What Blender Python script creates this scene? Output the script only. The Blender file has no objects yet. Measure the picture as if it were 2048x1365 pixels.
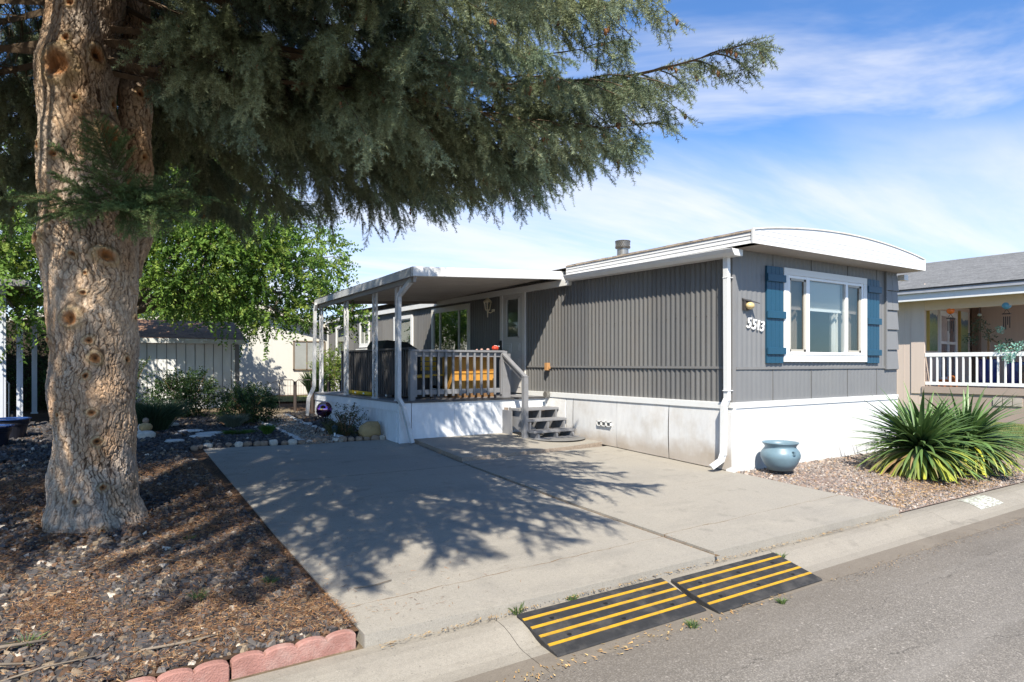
import bpy, math, random
import numpy as np
from mathutils import Vector, Matrix
random.seed(7)
RNG = np.random.default_rng(11)
SC = bpy.context.scene
COL = SC.collection
PI = math.pi

# ------------------------------------------------------------------ helpers
def link(o, parent=None):
    COL.objects.link(o)
    if parent is not None:
        o.parent = parent
        p = parent
        off = Vector((0, 0, 0))
        while p is not None:
            off += p.location
            p = p.parent
        o.location = -off
    return o

def tag(o, label=None, cat=None, group=None, kind=None):
    if label: o['label'] = label
    if cat: o['category'] = cat
    if group: o['group'] = group
    if kind: o['kind'] = kind
    return o

def thing(name, loc, label, cat, group=None):
    o = bpy.data.objects.new(name, None)
    o.empty_display_size = .2
    COL.objects.link(o)
    o.location = loc
    return tag(o, label, cat, group)

class MB:
    def __init__(s):
        s.V = []; s.F = []; s.M = []
    def add(s, vs, fs, m=0):
        b = len(s.V); s.V += [tuple(v) for v in vs]
        for f in fs:
            s.F.append(tuple(b + i for i in f)); s.M.append(m)
    def quad(s, a, b, c, d, m=0): s.add([a, b, c, d], [(0, 1, 2, 3)], m)
    def box(s, x0, y0, z0, x1, y1, z1, m=0):
        s.add([(x0,y0,z0),(x1,y0,z0),(x1,y1,z0),(x0,y1,z0),(x0,y0,z1),(x1,y0,z1),(x1,y1,z1),(x0,y1,z1)],
              [(0,3,2,1),(4,5,6,7),(0,1,5,4),(1,2,6,5),(2,3,7,6),(3,0,4,7)], m)
    def beam(s, p, q, w, h, up=(0,0,1), m=0):
        p = Vector(p); q = Vector(q); d = (q-p).normalized()
        r = d.cross(Vector(up))
        if r.length < 1e-5: r = d.cross(Vector((0,1,0)))
        r.normalize(); u = r.cross(d)
        vs = []
        for c in (p, q):
            for a, b in ((-1,-1),(1,-1),(1,1),(-1,1)):
                vs.append(c + r*(a*w/2) + u*(b*h/2))
        s.add(vs, [(0,1,2,3),(7,6,5,4),(0,4,5,1),(1,5,6,2),(2,6,7,3),(3,7,4,0)], m)
    def tube(s, pts, rads, n=8, m=0, cap=True):
        pts = [Vector(p) for p in pts]
        if not hasattr(rads, '__len__'): rads = [rads]*len(pts)
        b = len(s.V)
        r0 = None
        for i, p in enumerate(pts):
            d = (pts[min(i+1, len(pts)-1)] - pts[max(i-1, 0)])
            d.normalize()
            if r0 is None:
                r0 = d.cross(Vector((0,0,1)))
                if r0.length < 1e-3: r0 = d.cross(Vector((1,0,0)))
            r0 = (r0 - d*r0.dot(d)); r0.normalize()
            u = d.cross(r0)
            for k in range(n):
                a = 2*PI*k/n
                s.V.append(tuple(p + (r0*math.cos(a) + u*math.sin(a))*rads[i]))
        for i in range(len(pts)-1):
            for k in range(n):
                k2 = (k+1) % n
                s.F.append((b+i*n+k, b+i*n+k2, b+(i+1)*n+k2, b+(i+1)*n+k)); s.M.append(m)
        if cap:
            s.F.append(tuple(b+k for k in reversed(range(n)))); s.M.append(m)
            e = b+(len(pts)-1)*n
            s.F.append(tuple(e+k for k in range(n))); s.M.append(m)
    def lathe(s, prof, c, n=28, m=0, sy=1.0):
        b = len(s.V); c = Vector(c)
        for r, z in prof:
            for k in range(n):
                a = 2*PI*k/n
                s.V.append((c.x+r*math.cos(a), c.y+r*sy*math.sin(a), c.z+z))
        for i in range(len(prof)-1):
            for k in range(n):
                k2 = (k+1) % n
                s.F.append((b+i*n+k, b+i*n+k2, b+(i+1)*n+k2, b+(i+1)*n+k)); s.M.append(m)
        s.F.append(tuple(b+k for k in reversed(range(n)))); s.M.append(m)
        e = b+(len(prof)-1)*n
        s.F.append(tuple(e+k for k in range(n))); s.M.append(m)
    def prism(s, poly, f0, f1, m=0):
        """poly: 2D points, f0/f1 map a 2D point to 3D at both ends"""
        n = len(poly)
        vs = [f0(*p) for p in poly] + [f1(*p) for p in poly]
        fs = [tuple(reversed(range(n))), tuple(range(n, 2*n))]
        fs += [(i, (i+1) % n, n+(i+1) % n, n+i) for i in range(n)]
        s.add(vs, fs, m)
    def sphere(s, c, r, n=16, m=0, rr=8):
        c = Vector(c)
        if not hasattr(r, '__len__'): r = (r, r, r)
        b = len(s.V)
        for i in range(rr+1):
            t = PI*i/rr
            for k in range(n):
                a = 2*PI*k/n
                s.V.append((c.x+r[0]*max(math.sin(t), .002)*math.cos(a), c.y+r[1]*max(math.sin(t), .002)*math.sin(a), c.z-r[2]*math.cos(t)))
        for i in range(rr):
            for k in range(n):
                k2 = (k+1) % n
                s.F.append((b+i*n+k, b+i*n+k2, b+(i+1)*n+k2, b+(i+1)*n+k)); s.M.append(m)
    def build(s, name, mats, parent=None, smooth=False, bevel=0.0, flip=False):
        me = bpy.data.meshes.new(name)
        me.from_pydata(s.V, [], s.F)
        if not isinstance(mats, (list, tuple)): mats = [mats]
        for m in mats: me.materials.append(m)
        me.polygons.foreach_set('material_index', s.M)
        if smooth: me.polygons.foreach_set('use_smooth', [True]*len(s.F))
        me.update()
        o = bpy.data.objects.new(name, me)
        link(o, parent)
        if bevel:
            md = o.modifiers.new('bevel', 'BEVEL'); md.width = bevel; md.segments = 2
            md.limit_method = 'ANGLE'; md.angle_limit = math.radians(40)
        return o

def tri_obj(name, V, T, mats, parent=None, mi=None, tint=None, smooth=False, mesh_only=False):
    V = np.asarray(V, np.float32); T = np.asarray(T, np.int32)
    me = bpy.data.meshes.new(name)
    k = T.shape[1]
    me.vertices.add(len(V)); me.vertices.foreach_set('co', V.ravel())
    me.loops.add(T.size); me.loops.foreach_set('vertex_index', T.ravel())
    me.polygons.add(len(T)); me.polygons.foreach_set('loop_start', np.arange(0, T.size, k, dtype=np.int32))
    if not isinstance(mats, (list, tuple)): mats = [mats]
    for m in mats: me.materials.append(m)
    if mi is not None: me.polygons.foreach_set('material_index', np.asarray(mi, np.int32))
    me.polygons.foreach_set('use_smooth', np.full(len(T), smooth))
    me.update(calc_edges=True)
    if tint is not None:
        ca = me.color_attributes.new('tint', 'FLOAT_COLOR', 'POINT')
        rgba = np.ones((len(V), 4), np.float32); rgba[:, :3] = tint
        ca.data.foreach_set('color', rgba.ravel())
    if mesh_only: return me
    o = bpy.data.objects.new(name, me)
    return link(o, parent)

def norm(a): return a/np.maximum(np.linalg.norm(a, axis=-1, keepdims=True), 1e-9)

# value noise (numpy)
def vnoise(p, seed=0):
    p = np.asarray(p, np.float64); i = np.floor(p).astype(np.int64); f = p-i; f = f*f*(3-2*f)
    def h(a, b, c):
        n = (a*374761393 + b*668265263 + c*2147483647 + seed*1274126177) & 0xffffffff
        n = ((n ^ (n >> 13))*1274126177) & 0xffffffff
        return ((n ^ (n >> 16)) & 0xffff)/65535.0
    r = 0
    for dx in (0, 1):
        for dy in (0, 1):
            for dz in (0, 1):
                w = (f[..., 0] if dx else 1-f[..., 0])*(f[..., 1] if dy else 1-f[..., 1])*(f[..., 2] if dz else 1-f[..., 2])
                r = r + w*h(i[..., 0]+dx, i[..., 1]+dy, i[..., 2]+dz)
    return r

def gz(x, y):
    """height of the sloping lot"""
    return .04*min(max(y, -2.6), 12.0)

# ------------------------------------------------------------------ materials
def nodes_of(name):
    m = bpy.data.materials.new(name); m.use_nodes = True
    nt = m.node_tree
    return m, nt, nt.nodes, nt.links, nt.nodes['Principled BSDF']

def N(nt, t, **kw):
    n = nt.nodes.new(t)
    for k, v in kw.items():
        if k in n.inputs.keys() if isinstance(k, str) else False: n.inputs[k].default_value = v
        else: setattr(n, k, v)
    return n

def rgba(c): return (c[0], c[1], c[2], 1)

def posn(nt, stretch=None):
    g = nt.nodes.new('ShaderNodeNewGeometry')
    if stretch is None: return g.outputs['Position']
    mp = nt.nodes.new('ShaderNodeMapping'); mp.inputs['Scale'].default_value = stretch
    nt.links.new(g.outputs['Position'], mp.inputs['Vector'])
    return mp.outputs['Vector']

def noise(nt, vec, scale, detail=4, rough=.6):
    n = nt.nodes.new('ShaderNodeTexNoise')
    n.inputs['Scale'].default_value = scale; n.inputs['Detail'].default_value = detail; n.inputs['Roughness'].default_value = rough
    nt.links.new(vec, n.inputs['Vector'])
    return n.outputs['Fac']

def ramp(nt, fac, stops, interp='LINEAR'):
    r = nt.nodes.new('ShaderNodeValToRGB'); r.color_ramp.interpolation = interp
    e = r.color_ramp.elements
    while len(e) < len(stops): e.new(.5)
    for k, (p, c) in enumerate(stops):
        e[k].position = p; e[k].color = rgba(c) if hasattr(c, '__len__') else (c, c, c, 1)
    nt.links.new(fac, r.inputs['Fac'])
    return r.outputs['Color']

def mix(nt, fac, a, b, mode='MIX'):
    n = nt.nodes.new('ShaderNodeMix'); n.data_type = 'RGBA'; n.blend_type = mode
    for sock, v in ((n.inputs['Factor'], fac), (n.inputs['A'], a), (n.inputs['B'], b)):
        if hasattr(v, 'is_output') or isinstance(v, bpy.types.NodeSocket): nt.links.new(v, sock)
        elif hasattr(v, '__len__'): sock.default_value = rgba(v)
        else: sock.default_value = v
    return n.outputs['Result']

def math_(nt, op, a, b=None, clamp=False):
    n = nt.nodes.new('ShaderNodeMath'); n.operation = op; n.use_clamp = clamp
    for k, v in ((0, a), (1, b)):
        if v is None: continue
        if isinstance(v, bpy.types.NodeSocket): nt.links.new(v, n.inputs[k])
        else: n.inputs[k].default_value = v
    return n.outputs[0]

def bump(nt, p, h, strength=.3, dist=.01):
    b = nt.nodes.new('ShaderNodeBump'); b.inputs['Strength'].default_value = strength; b.inputs['Distance'].default_value = dist
    nt.links.new(h, b.inputs['Height']); nt.links.new(b.outputs['Normal'], p.inputs['Normal'])

def mat(name, col, rough=.6, var=.12, scale=6, fine=60, bstr=.15, bdist=.003, metallic=0., stretch=None, dirt=None, dscale=1.5, damt=.5, spec=.4):
    m, nt, n, l, p = nodes_of(name)
    v = posn(nt, stretch)
    a = noise(nt, v, scale, 5)
    c1 = tuple(x*(1-var) for x in col); c2 = tuple(min(x*(1+var), .95) for x in col)
    c = ramp(nt, a, [(.3, c1), (.7, c2)])
    f = noise(nt, v, fine, 3)
    c = mix(nt, .25, c, ramp(nt, f, [(.3, c1), (.7, c2)]))
    if dirt is not None:
        d = ramp(nt, noise(nt, posn(nt), dscale, 6, .7), [(.48, 0), (.72, 1)])
        d = math_(nt, 'MULTIPLY', d, damt)
        c = mix(nt, d, c, dirt)
    l.new(c, p.inputs['Base Color'])
    p.inputs['Roughness'].default_value = rough; p.inputs['Metallic'].default_value = metallic
    p.inputs['Specular IOR Level'].default_value = spec
    if bstr: bump(nt, p, f, bstr, bdist)
    return m

def tint_mat(name, rough=.7, mul=(1,1,1), trans=0., bstr=0., bscale=80, nvar=.0, spec=.3, per_object=False):
    m, nt, n, l, p = nodes_of(name)
    a = nt.nodes.new('ShaderNodeAttribute'); a.attribute_name = 'tint'
    c = a.outputs['Color']
    if per_object:      # every bough its own age and hue
        oi = nt.nodes.new('ShaderNodeObjectInfo')
        c = mix(nt, 1., c, ramp(nt, oi.outputs['Random'], [(0, (.72,.74,.62)), (.4, (1.05,1.,.8)), (.7, (.9,1.,.98)), (1, (1.35,1.3,1.15))]), 'MULTIPLY')
    if mul != (1,1,1): c = mix(nt, 1., c, mul, 'MULTIPLY')
    if nvar or bstr:
        f = noise(nt, posn(nt), bscale, 4)
        if nvar: c = mix(nt, nvar, c, ramp(nt, f, [(.3, .35), (.7, 1.)]), 'MULTIPLY')
        if bstr: bump(nt, p, f, bstr, .004)
    l.new(c, p.inputs['Base Color']); p.inputs['Roughness'].default_value = rough
    p.inputs['Specular IOR Level'].default_value = spec
    if trans:
        t = nt.nodes.new('ShaderNodeBsdfTranslucent'); l.new(c, t.inputs['Color'])
        ms = nt.nodes.new('ShaderNodeMixShader'); ms.inputs[0].default_value = trans
        l.new(p.outputs[0], ms.inputs[1]); l.new(t.outputs[0], ms.inputs[2])
        l.new(ms.outputs[0], nt.nodes['Material Output'].inputs['Surface'])
    return m

def glass_mat(name, tint=(.75,.8,.8), refl=.1, rough=.01):
    m, nt, n, l, p = nodes_of(name)
    tr = nt.nodes.new('ShaderNodeBsdfTransparent'); tr.inputs['Color'].default_value = rgba(tint)
    gl = nt.nodes.new('ShaderNodeBsdfGlossy'); gl.inputs['Roughness'].default_value = rough; gl.inputs['Color'].default_value = (.9,.95,.95,1)
    lw_ = nt.nodes.new('ShaderNodeLayerWeight'); lw_.inputs['Blend'].default_value = .5
    f = math_(nt, 'ADD', math_(nt, 'MULTIPLY', math_(nt, 'POWER', lw_.outputs['Facing'], 4.), .9), refl+.03, True)
    ms = nt.nodes.new('ShaderNodeMixShader')
    l.new(f, ms.inputs[0]); l.new(tr.outputs[0], ms.inputs[1]); l.new(gl.outputs[0], ms.inputs[2])
    l.new(ms.outputs[0], nt.nodes['Material Output'].inputs['Surface'])
    return m

W_TRIM = mat('white_paint', (.7,.7,.69), .45, .04, 3, 40, .05, dirt=(.5,.47,.42), dscale=3, damt=.25)
W_SKIRT = mat('white_skirt_paint', (.68,.685,.69), .5, .04, 3, 60, .08, stretch=(2,2,.6), dirt=(.55,.51,.46), dscale=1.4, damt=.35)
W_DECK = mat('white_deck_paint', (.74,.76,.79), .5, .06, 2, 40, .08, stretch=(6,6,1), dirt=(.5,.5,.52), dscale=2.5, damt=.35)
GREY_TRIM = mat('grey_trim_paint', (.19,.185,.182), .5, .06, 3, 50, .05)
GREY_FRONT = mat('grey_wall_paint', (.186,.186,.188), .5, .05, 2, 30, .04, stretch=(3,3,.6), dirt=(.24,.23,.22), dscale=1.3, damt=.25)
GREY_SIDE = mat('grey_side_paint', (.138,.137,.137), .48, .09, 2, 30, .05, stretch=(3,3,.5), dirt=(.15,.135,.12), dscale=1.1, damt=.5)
WOOD_GREY = mat('grey_deck_paint', (.205,.205,.215), .55, .12, 4, 70, .15, stretch=(2,2,.5), dirt=(.16,.15,.15), dscale=5, damt=.4)
WOOD_DARK = mat('dark_deck_paint', (.06,.058,.06), .6, .2, 4, 70, .15)
BLUE = mat('blue_shutter_paint', (.013,.066,.118), .4, .1, 3, 80, .1, stretch=(8,8,1))
GLASS = glass_mat('window_glass', (.72,.76,.75), .06)
GLASS_DK = glass_mat('dark_window_glass', (.45,.5,.48), .16)
BLACK = mat('black_metal', (.012,.012,.013), .45, .2, 8, 60, .05)
GALV = mat('galvanised_metal', (.3,.29,.27), .4, .2, 10, 60, .1, metallic=.7)
BROWN = mat('brown_wood', (.2,.11,.05), .6, .25, 5, 60, .2, stretch=(1,1,8))

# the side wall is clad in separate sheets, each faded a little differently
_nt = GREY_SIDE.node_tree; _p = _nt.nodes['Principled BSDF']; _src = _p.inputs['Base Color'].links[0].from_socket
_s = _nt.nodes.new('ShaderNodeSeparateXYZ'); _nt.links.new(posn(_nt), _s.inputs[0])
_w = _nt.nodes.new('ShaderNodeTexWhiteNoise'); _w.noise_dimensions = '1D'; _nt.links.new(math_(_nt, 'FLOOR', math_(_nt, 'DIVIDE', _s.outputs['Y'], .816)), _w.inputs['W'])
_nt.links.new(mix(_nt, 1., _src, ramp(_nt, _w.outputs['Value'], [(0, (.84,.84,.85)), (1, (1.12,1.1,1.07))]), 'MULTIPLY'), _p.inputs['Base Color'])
# ------------------------------------------------------------------ ground, road, driveway
def concrete(name, base, warm, stain, cracks=(), side=0.0):
    m, nt, n, l, p = nodes_of(name)
    v = posn(nt)
    big = noise(nt, v, .55, 6, .62)
    c = ramp(nt, big, [(.3, warm), (.62, base)])
    st = ramp(nt, noise(nt, posn(nt, (.5, 1.6, 1)), 1.1, 7, .7), [(.5, 0), (.72, 1)])
    c = mix(nt, math_(nt, 'MULTIPLY', st, .74), c, stain)
    oil = ramp(nt, noise(nt, v, 3.1, 3, .5), [(.64, 0), (.69, 1)])
    c = mix(nt, math_(nt, 'MULTIPLY', oil, .4), c, tuple(x*.55 for x in stain))
    pale = ramp(nt, noise(nt, posn(nt, (1, .7, 1)), 1.7, 5, .7), [(.56, 0), (.68, 1)])
    c = mix(nt, math_(nt, 'MULTIPLY', pale, .35), c, tuple(min(1, x*1.25) for x in warm))
    st2 = ramp(nt, noise(nt, posn(nt, (2.2, .5, 1)), .9, 5, .65), [(.56, 0), (.7, 1)])
    c = mix(nt, math_(nt, 'MULTIPLY', st2, .32), c, stain)
    f = noise(nt, v, 150, 2, .7)
    f2 = noise(nt, v, 38, 4, .75)
    c = mix(nt, .42, c, ramp(nt, f, [(.25, tuple(x*.42 for x in base)), (.5, base), (.75, tuple(min(1, x*1.55) for x in base))]))
    c = mix(nt, .2, c, ramp(nt, f2, [(.3, tuple(x*.5 for x in base)), (.7, tuple(x*1.3 for x in base))]))
    spk = ramp(nt, noise(nt, v, 70, 2, .5), [(.30, 1), (.335, 0)])
    c = mix(nt, math_(nt, 'MULTIPLY', spk, .55), c, tuple(x*.35 for x in base))
    h = f
    if cracks:
        sep = nt.nodes.new('ShaderNodeSeparateXYZ'); l.new(v, sep.inputs[0])
        wob = noise(nt, v, 2.2, 6, .65)
        for axis, off, slope, width, ccol in cracks:
            a = sep.outputs['Y' if axis == 'y' else 'X']; b = sep.outputs['X' if axis == 'y' else 'Y']
            q = math_(nt, 'SUBTRACT', a, math_(nt, 'ADD', math_(nt, 'MULTIPLY', b, slope), off))
            q = math_(nt, 'ADD', q, math_(nt, 'MULTIPLY', math_(nt, 'SUBTRACT', wob, .5), .13))
            q = math_(nt, 'ABSOLUTE', q)
            k = math_(nt, 'LESS_THAN', q, math_(nt, 'MULTIPLY', ramp(nt, noise(nt, v, 5, 3), [(.35, .15), (.7, 1)]), width))
            c = mix(nt, math_(nt, 'MULTIPLY', k, .85), c, ccol)
    l.new(c, p.inputs['Base Color']); p.inputs['Roughness'].default_value = .85
    p.inputs['Specular IOR Level'].default_value = .25
    bump(nt, p, math_(nt, 'ADD', f, math_(nt, 'MULTIPLY', f2, .6)), .35, .004)
    return m
CONC = concrete('driveway_concrete', (.295,.272,.236), (.35,.315,.26), (.15,.14,.125),
                [('y', -1.62, .035, .007, (.16,.1,.05)), ('y', 2.2, -.03, .012, (.1,.085,.07)), ('y', 1.75, .12, .005, (.12,.1,.08)), ('y', -.2, .02, .004, (.2,.17,.14))])
CURB = concrete('curb_concrete', (.262,.238,.202), (.31,.276,.225), (.125,.11,.09))
GUTTER = concrete('gutter_concrete', (.175,.15,.122), (.215,.183,.145), (.085,.07,.055))
EXPOSED = mat('exposed_aggregate', (.3,.24,.19), .9, .6, 60, 140, .6, .01)

def asphalt():
    m, nt, n, l, p = nodes_of('asphalt')
    v = posn(nt)
    big = noise(nt, v, .35, 6, .65)
    c = ramp(nt, big, [(.3, (.16,.142,.122)), (.7, (.218,.196,.17))])
    vo = nt.nodes.new('ShaderNodeTexVoronoi'); vo.inputs['Scale'].default_value = 130; l.new(v, vo.inputs['Vector'])
    sp = nt.nodes.new('ShaderNodeSeparateColor'); l.new(vo.outputs['Color'], sp.inputs[0])
    agg = ramp(nt, sp.outputs[0], [(.0, (.05,.047,.043)), (.35, (.12,.112,.104)), (.7, (.215,.195,.172)), (1, (.44,.405,.36))])
    c = mix(nt, .42, c, agg)
    vo2 = nt.nodes.new('ShaderNodeTexVoronoi'); vo2.inputs['Scale'].default_value = 34; l.new(v, vo2.inputs['Vector'])
    s2 = nt.nodes.new('ShaderNodeSeparateColor'); l.new(vo2.outputs['Color'], s2.inputs[0])
    chips = math_(nt, 'MULTIPLY', math_(nt, 'GREATER_THAN', s2.outputs[0], .86), math_(nt, 'LESS_THAN', vo2.outputs['Distance'], .3))
    c = mix(nt, math_(nt, 'MULTIPLY', chips, .7), c, mix(nt, s2.outputs[1], (.1,.09,.09), (.5,.45,.4)))
    pt = ramp(nt, noise(nt, posn(nt, (.4, 1.2, 1)), 1.3, 6, .7), [(.52, 0), (.75, 1)])
    c = mix(nt, math_(nt, 'MULTIPLY', pt, .5), c, (.085,.078,.07))
    seam = ramp(nt, noise(nt, posn(nt, (.25, 3.5, 1)), 1.1, 5, .6), [(.55, 0), (.68, 1)])
    c = mix(nt, math_(nt, 'MULTIPLY', seam, .3), c, (.27,.25,.225))
    sepa = nt.nodes.new('ShaderNodeSeparateXYZ'); l.new(v, sepa.inputs[0]); wob = noise(nt, v, 1.3, 7, .7)
    for off, slope, width in ((-3.42, .04, .006), (-4.9, -.22, .005)):
        q_ = math_(nt, 'SUBTRACT', sepa.outputs['Y'], math_(nt, 'ADD', math_(nt, 'MULTIPLY', sepa.outputs['X'], slope), off))
        q_ = math_(nt, 'ABSOLUTE', math_(nt, 'ADD', q_, math_(nt, 'MULTIPLY', math_(nt, 'SUBTRACT', wob, .5), .5)))
        k_ = math_(nt, 'LESS_THAN', q_, math_(nt, 'MULTIPLY', ramp(nt, noise(nt, v, 2.5, 3), [(.42, 0), (.6, 1)]), width))
        c = mix(nt, math_(nt, 'MULTIPLY', k_, .7), c, (.06,.055,.05))
    edge_ = ramp(nt, math_(nt, 'ADD', sepa.outputs['Y'], math_(nt, 'MULTIPLY', math_(nt, 'SUBTRACT', wob, .5), .5)), [(0, 0), (1, 1)])
    dg = nt.nodes.new('ShaderNodeMapRange'); dg.inputs['From Min'].default_value = -3.75; dg.inputs['From Max'].default_value = -2.95
    l.new(math_(nt, 'ADD', sepa.outputs['Y'], math_(nt, 'MULTIPLY', math_(nt, 'SUBTRACT', wob, .5), .7)), dg.inputs['Value'])
    c = mix(nt, math_(nt, 'MULTIPLY', dg.outputs[0], .45), c, (.135,.112,.088))
    l.new(c, p.inputs['Base Color']); p.inputs['Roughness'].default_value = .88; p.inputs['Specular IOR Level'].default_value = .25
    bump(nt, p, math_(nt, 'ADD', vo.outputs['Distance'], noise(nt, v, 30, 3)), .5, .005)
    return m
ASPH = asphalt()

def soil(name, stops, scale, extra=None):
    m, nt, n, l, p = nodes_of(name)
    v = posn(nt)
    a = noise(nt, v, scale, 8, .75)
    c = ramp(nt, a, stops)
    b = noise(nt, v, 1.3, 4)
    c = mix(nt, ramp(nt, b, [(.4, 0), (.65, .6)]), c, stops[0][1])
    l.new(c, p.inputs['Base Color']); p.inputs['Roughness'].default_value = .95; p.inputs['Specular IOR Level'].default_value = .15
    bump(nt, p, a, .7, .03)
    return m
SOIL = soil('litter_soil', [(.3, (.035,.025,.02)), (.45, (.085,.055,.038)), (.58, (.16,.09,.05)), (.7, (.23,.135,.075))], 26)
DIRT = soil('dry_dirt', [(.3, (.1,.075,.05)), (.5, (.19,.15,.1)), (.7, (.28,.23,.17))], 14)
PINK = soil('pink_gravel_base', [(.3, (.12,.09,.075)), (.5, (.27,.2,.17)), (.7, (.4,.32,.27))], 45)
LAWN = soil('lawn_green', [(.3, (.08,.1,.035)), (.5, (.15,.17,.06)), (.7, (.24,.23,.11))], 20)

def sheet(name, x0, x1, y0, y1, m, dz, nx=2, ny=2, zf=None, bumpy=0.0, kind='structure', damp=None):
    xs = np.linspace(x0, x1, nx); ys = np.linspace(y0, y1, ny)
    X, Y = np.meshgrid(xs, ys)
    Z = np.vectorize(zf or gz)(X, Y)+dz
    if bumpy: Z = Z+bumpy*(vnoise(np.stack([X*1.1, Y*1.1, X*0], -1), 3)-.5)+bumpy*.5*(vnoise(np.stack([X*4, Y*4, X*0], -1), 5)-.5)
    if damp is not None: Z = np.vectorize(zf or gz)(X, Y)+dz+(Z-np.vectorize(zf or gz)(X, Y)-dz)*damp(X, Y)
    V = np.stack([X, Y, Z], -1).reshape(-1, 3)
    i = np.arange(nx*ny).reshape(ny, nx)
    T = np.stack([i[:-1, :-1], i[:-1, 1:], i[1:, 1:], i[1:, :-1]], -1).reshape(-1, 4)
    o = tri_obj(name, V, T, m, smooth=True)
    tag(o, kind=kind)
    return o

def zground(x, y):
    if y < -2.4: return -.36
    return gz(x, y)-.03
ys = [-120, -60, -20, -3, -2.41, -2.39, -1, 0, 3, 6, 9, 12, 20, 60, 200]
gm = MB()
for a, b in zip(ys[:-1], ys[1:]):
    gm.quad((-150, a, zground(0, a)-.06), (150, a, zground(0, a)-.06), (150, b, zground(0, b)-.06), (-150, b, zground(0, b)-.06))
tag(gm.build('ground', DIRT), kind='structure')

RZ = -.292
rd = MB(); rd.quad((-90, -60, RZ), (90, -60, RZ), (90, -2.96, RZ), (-90, -2.96, RZ))
tag(rd.build('road', ASPH), kind='structure')
# rolled curb with gutter pan, extruded along the street in lengths split by joints
prof = [(-2.29, -.5), (-2.285, -.19), (-2.31, -.172), (-2.42, -.168), (-2.5, -.178), (-2.58, -.205), (-2.66, -.243), (-2.72, -.262), (-2.82, -.272)]
prof2 = [(-2.82, -.272), (-2.96, -.283), (-3.01, -.288), (-3.012, -.5)]
cb = MB(); xs = [-60, -30]+[-27.0+3.05*k for k in range(0, 22)]+[70]
for a, b in zip(xs[:-1], xs[1:]):
    g = .0018
    for pr, mi in ((prof, 0), (prof2, 1)):
        for (ya, za), (yb, zb) in zip(pr[:-1], pr[1:]):
            cb.quad((b-g, ya, za), (a+g, ya, za), (a+g, yb, zb), (b-g, yb, zb), mi)
cbo = cb.build('curb', [CURB, GUTTER], smooth=True); tag(cbo, kind='structure')

# driveway: two poured slabs with a filler joint between them
def slab(name, poly, m, zt, th=.16, me_=None, side=None):
    b = MB(); n = len(poly)
    b.add([(x, y, gz(x, y)+zt) for x, y in poly], [tuple(range(n))], 0)
    for i in range(n):
        (xa, ya), (xb, yb) = poly[i], poly[(i+1) % n]
        b.quad((xa, ya, gz(xa, ya)+zt-th), (xb, yb, gz(xb, yb)+zt-th), (xb, yb, gz(xb, yb)+zt), (xa, ya, gz(xa, ya)+zt), 1 if side else 0)
    return b.build(name, [m, side] if side else m, bevel=.008)
d1 = slab('driveway', [(-6.56, -2.30), (-5.4, -2.365), (-3.345, -2.385), (-3.32, -.4), (-3.19, 2.1), (-2.96, 4.62), (-3.25, 5.16), (-4.8, 5.24), (-6.28, 5.5), (-6.5, 0)], CONC, 0)
tag(d1, kind='structure')
d2 = slab('driveway', [(-3.30, -2.34), (-.06, -2.36), (.0, -1.7), (.02, 0), (.02, 2.7), (-3.13, 2.5), (-3.28, -.4)], CONC, .012)
tag(d2, kind='structure')
jf = MB()
for (xa, ya), (xb, yb) in zip([(-3.325, -2.39), (-3.305, -.4), (-3.17, 2.1), (-2.95, 4.6)][:-1], [(-3.325, -2.39), (-3.305, -.4), (-3.17, 2.1), (-2.95, 4.6)][1:]):
    jf.quad((xa-.03, ya, gz(0, ya)-.012), (xa+.045, ya, gz(0, ya)-.012), (xb+.045, yb, gz(0, yb)-.012), (xb-.03, yb, gz(0, yb)-.012))
tag(jf.build('path', mat('joint_filler', (.13,.085,.045), .9, .5, 14, 60, .4)), kind='structure')
pd = slab('step_pad', [(-3.11, 2.56), (-2.2, 2.60), (-.9, 2.70), (.0, 2.84), (.0, 4.65), (-2.93, 4.65)], CONC, .062, .11, side=EXPOSED)
tag(pd, kind='structure')

# planting beds
def xedge(y): return -6.56+.06*(y > -.0)*min(1, y)+ (.22*(y/5.5) if y > 0 else 0)
bed = sheet('garden_bed', -16, -6.1, -2.2, 5.6, SOIL, -.012, 110, 90, bumpy=.05, damp=lambda X, Y: np.clip((-6.75+.05*np.maximum(Y, 0)-X)/.5, 0, 1))
bed2 = sheet('garden_bed', -16, 0, 5.1, 24, SOIL, -.026, 90, 90, bumpy=.03)
# cut: bed2 rises only behind the driveway
def pz(x, y):
    t = min(max((-1.5-y)/.8, 0), 1)
    return gz(x, y)*(1-t)+t*-.168
pk = sheet('gravel_bed', .005, 12, -2.305, 6, PINK, .004, 60, 120, zf=pz, bumpy=.03, damp=lambda X, Y: np.clip((Y+2.3)/.4, 0, 1)*np.clip((X+.0)/.3, 0, 1))
lw = sheet('lawn', 7.2, 12.1, -1.6, 9, LAWN, .035, 10, 10, bumpy=.02)
lw2 = sheet('lawn', -5.5, -.5, 13.2, 16.4, LAWN, .03, 10, 10, bumpy=.02)
dirtpath = sheet('path', -6.2, -3.4, 8.6, 13.1, DIRT, .012, 20, 20, bumpy=.03)

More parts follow.
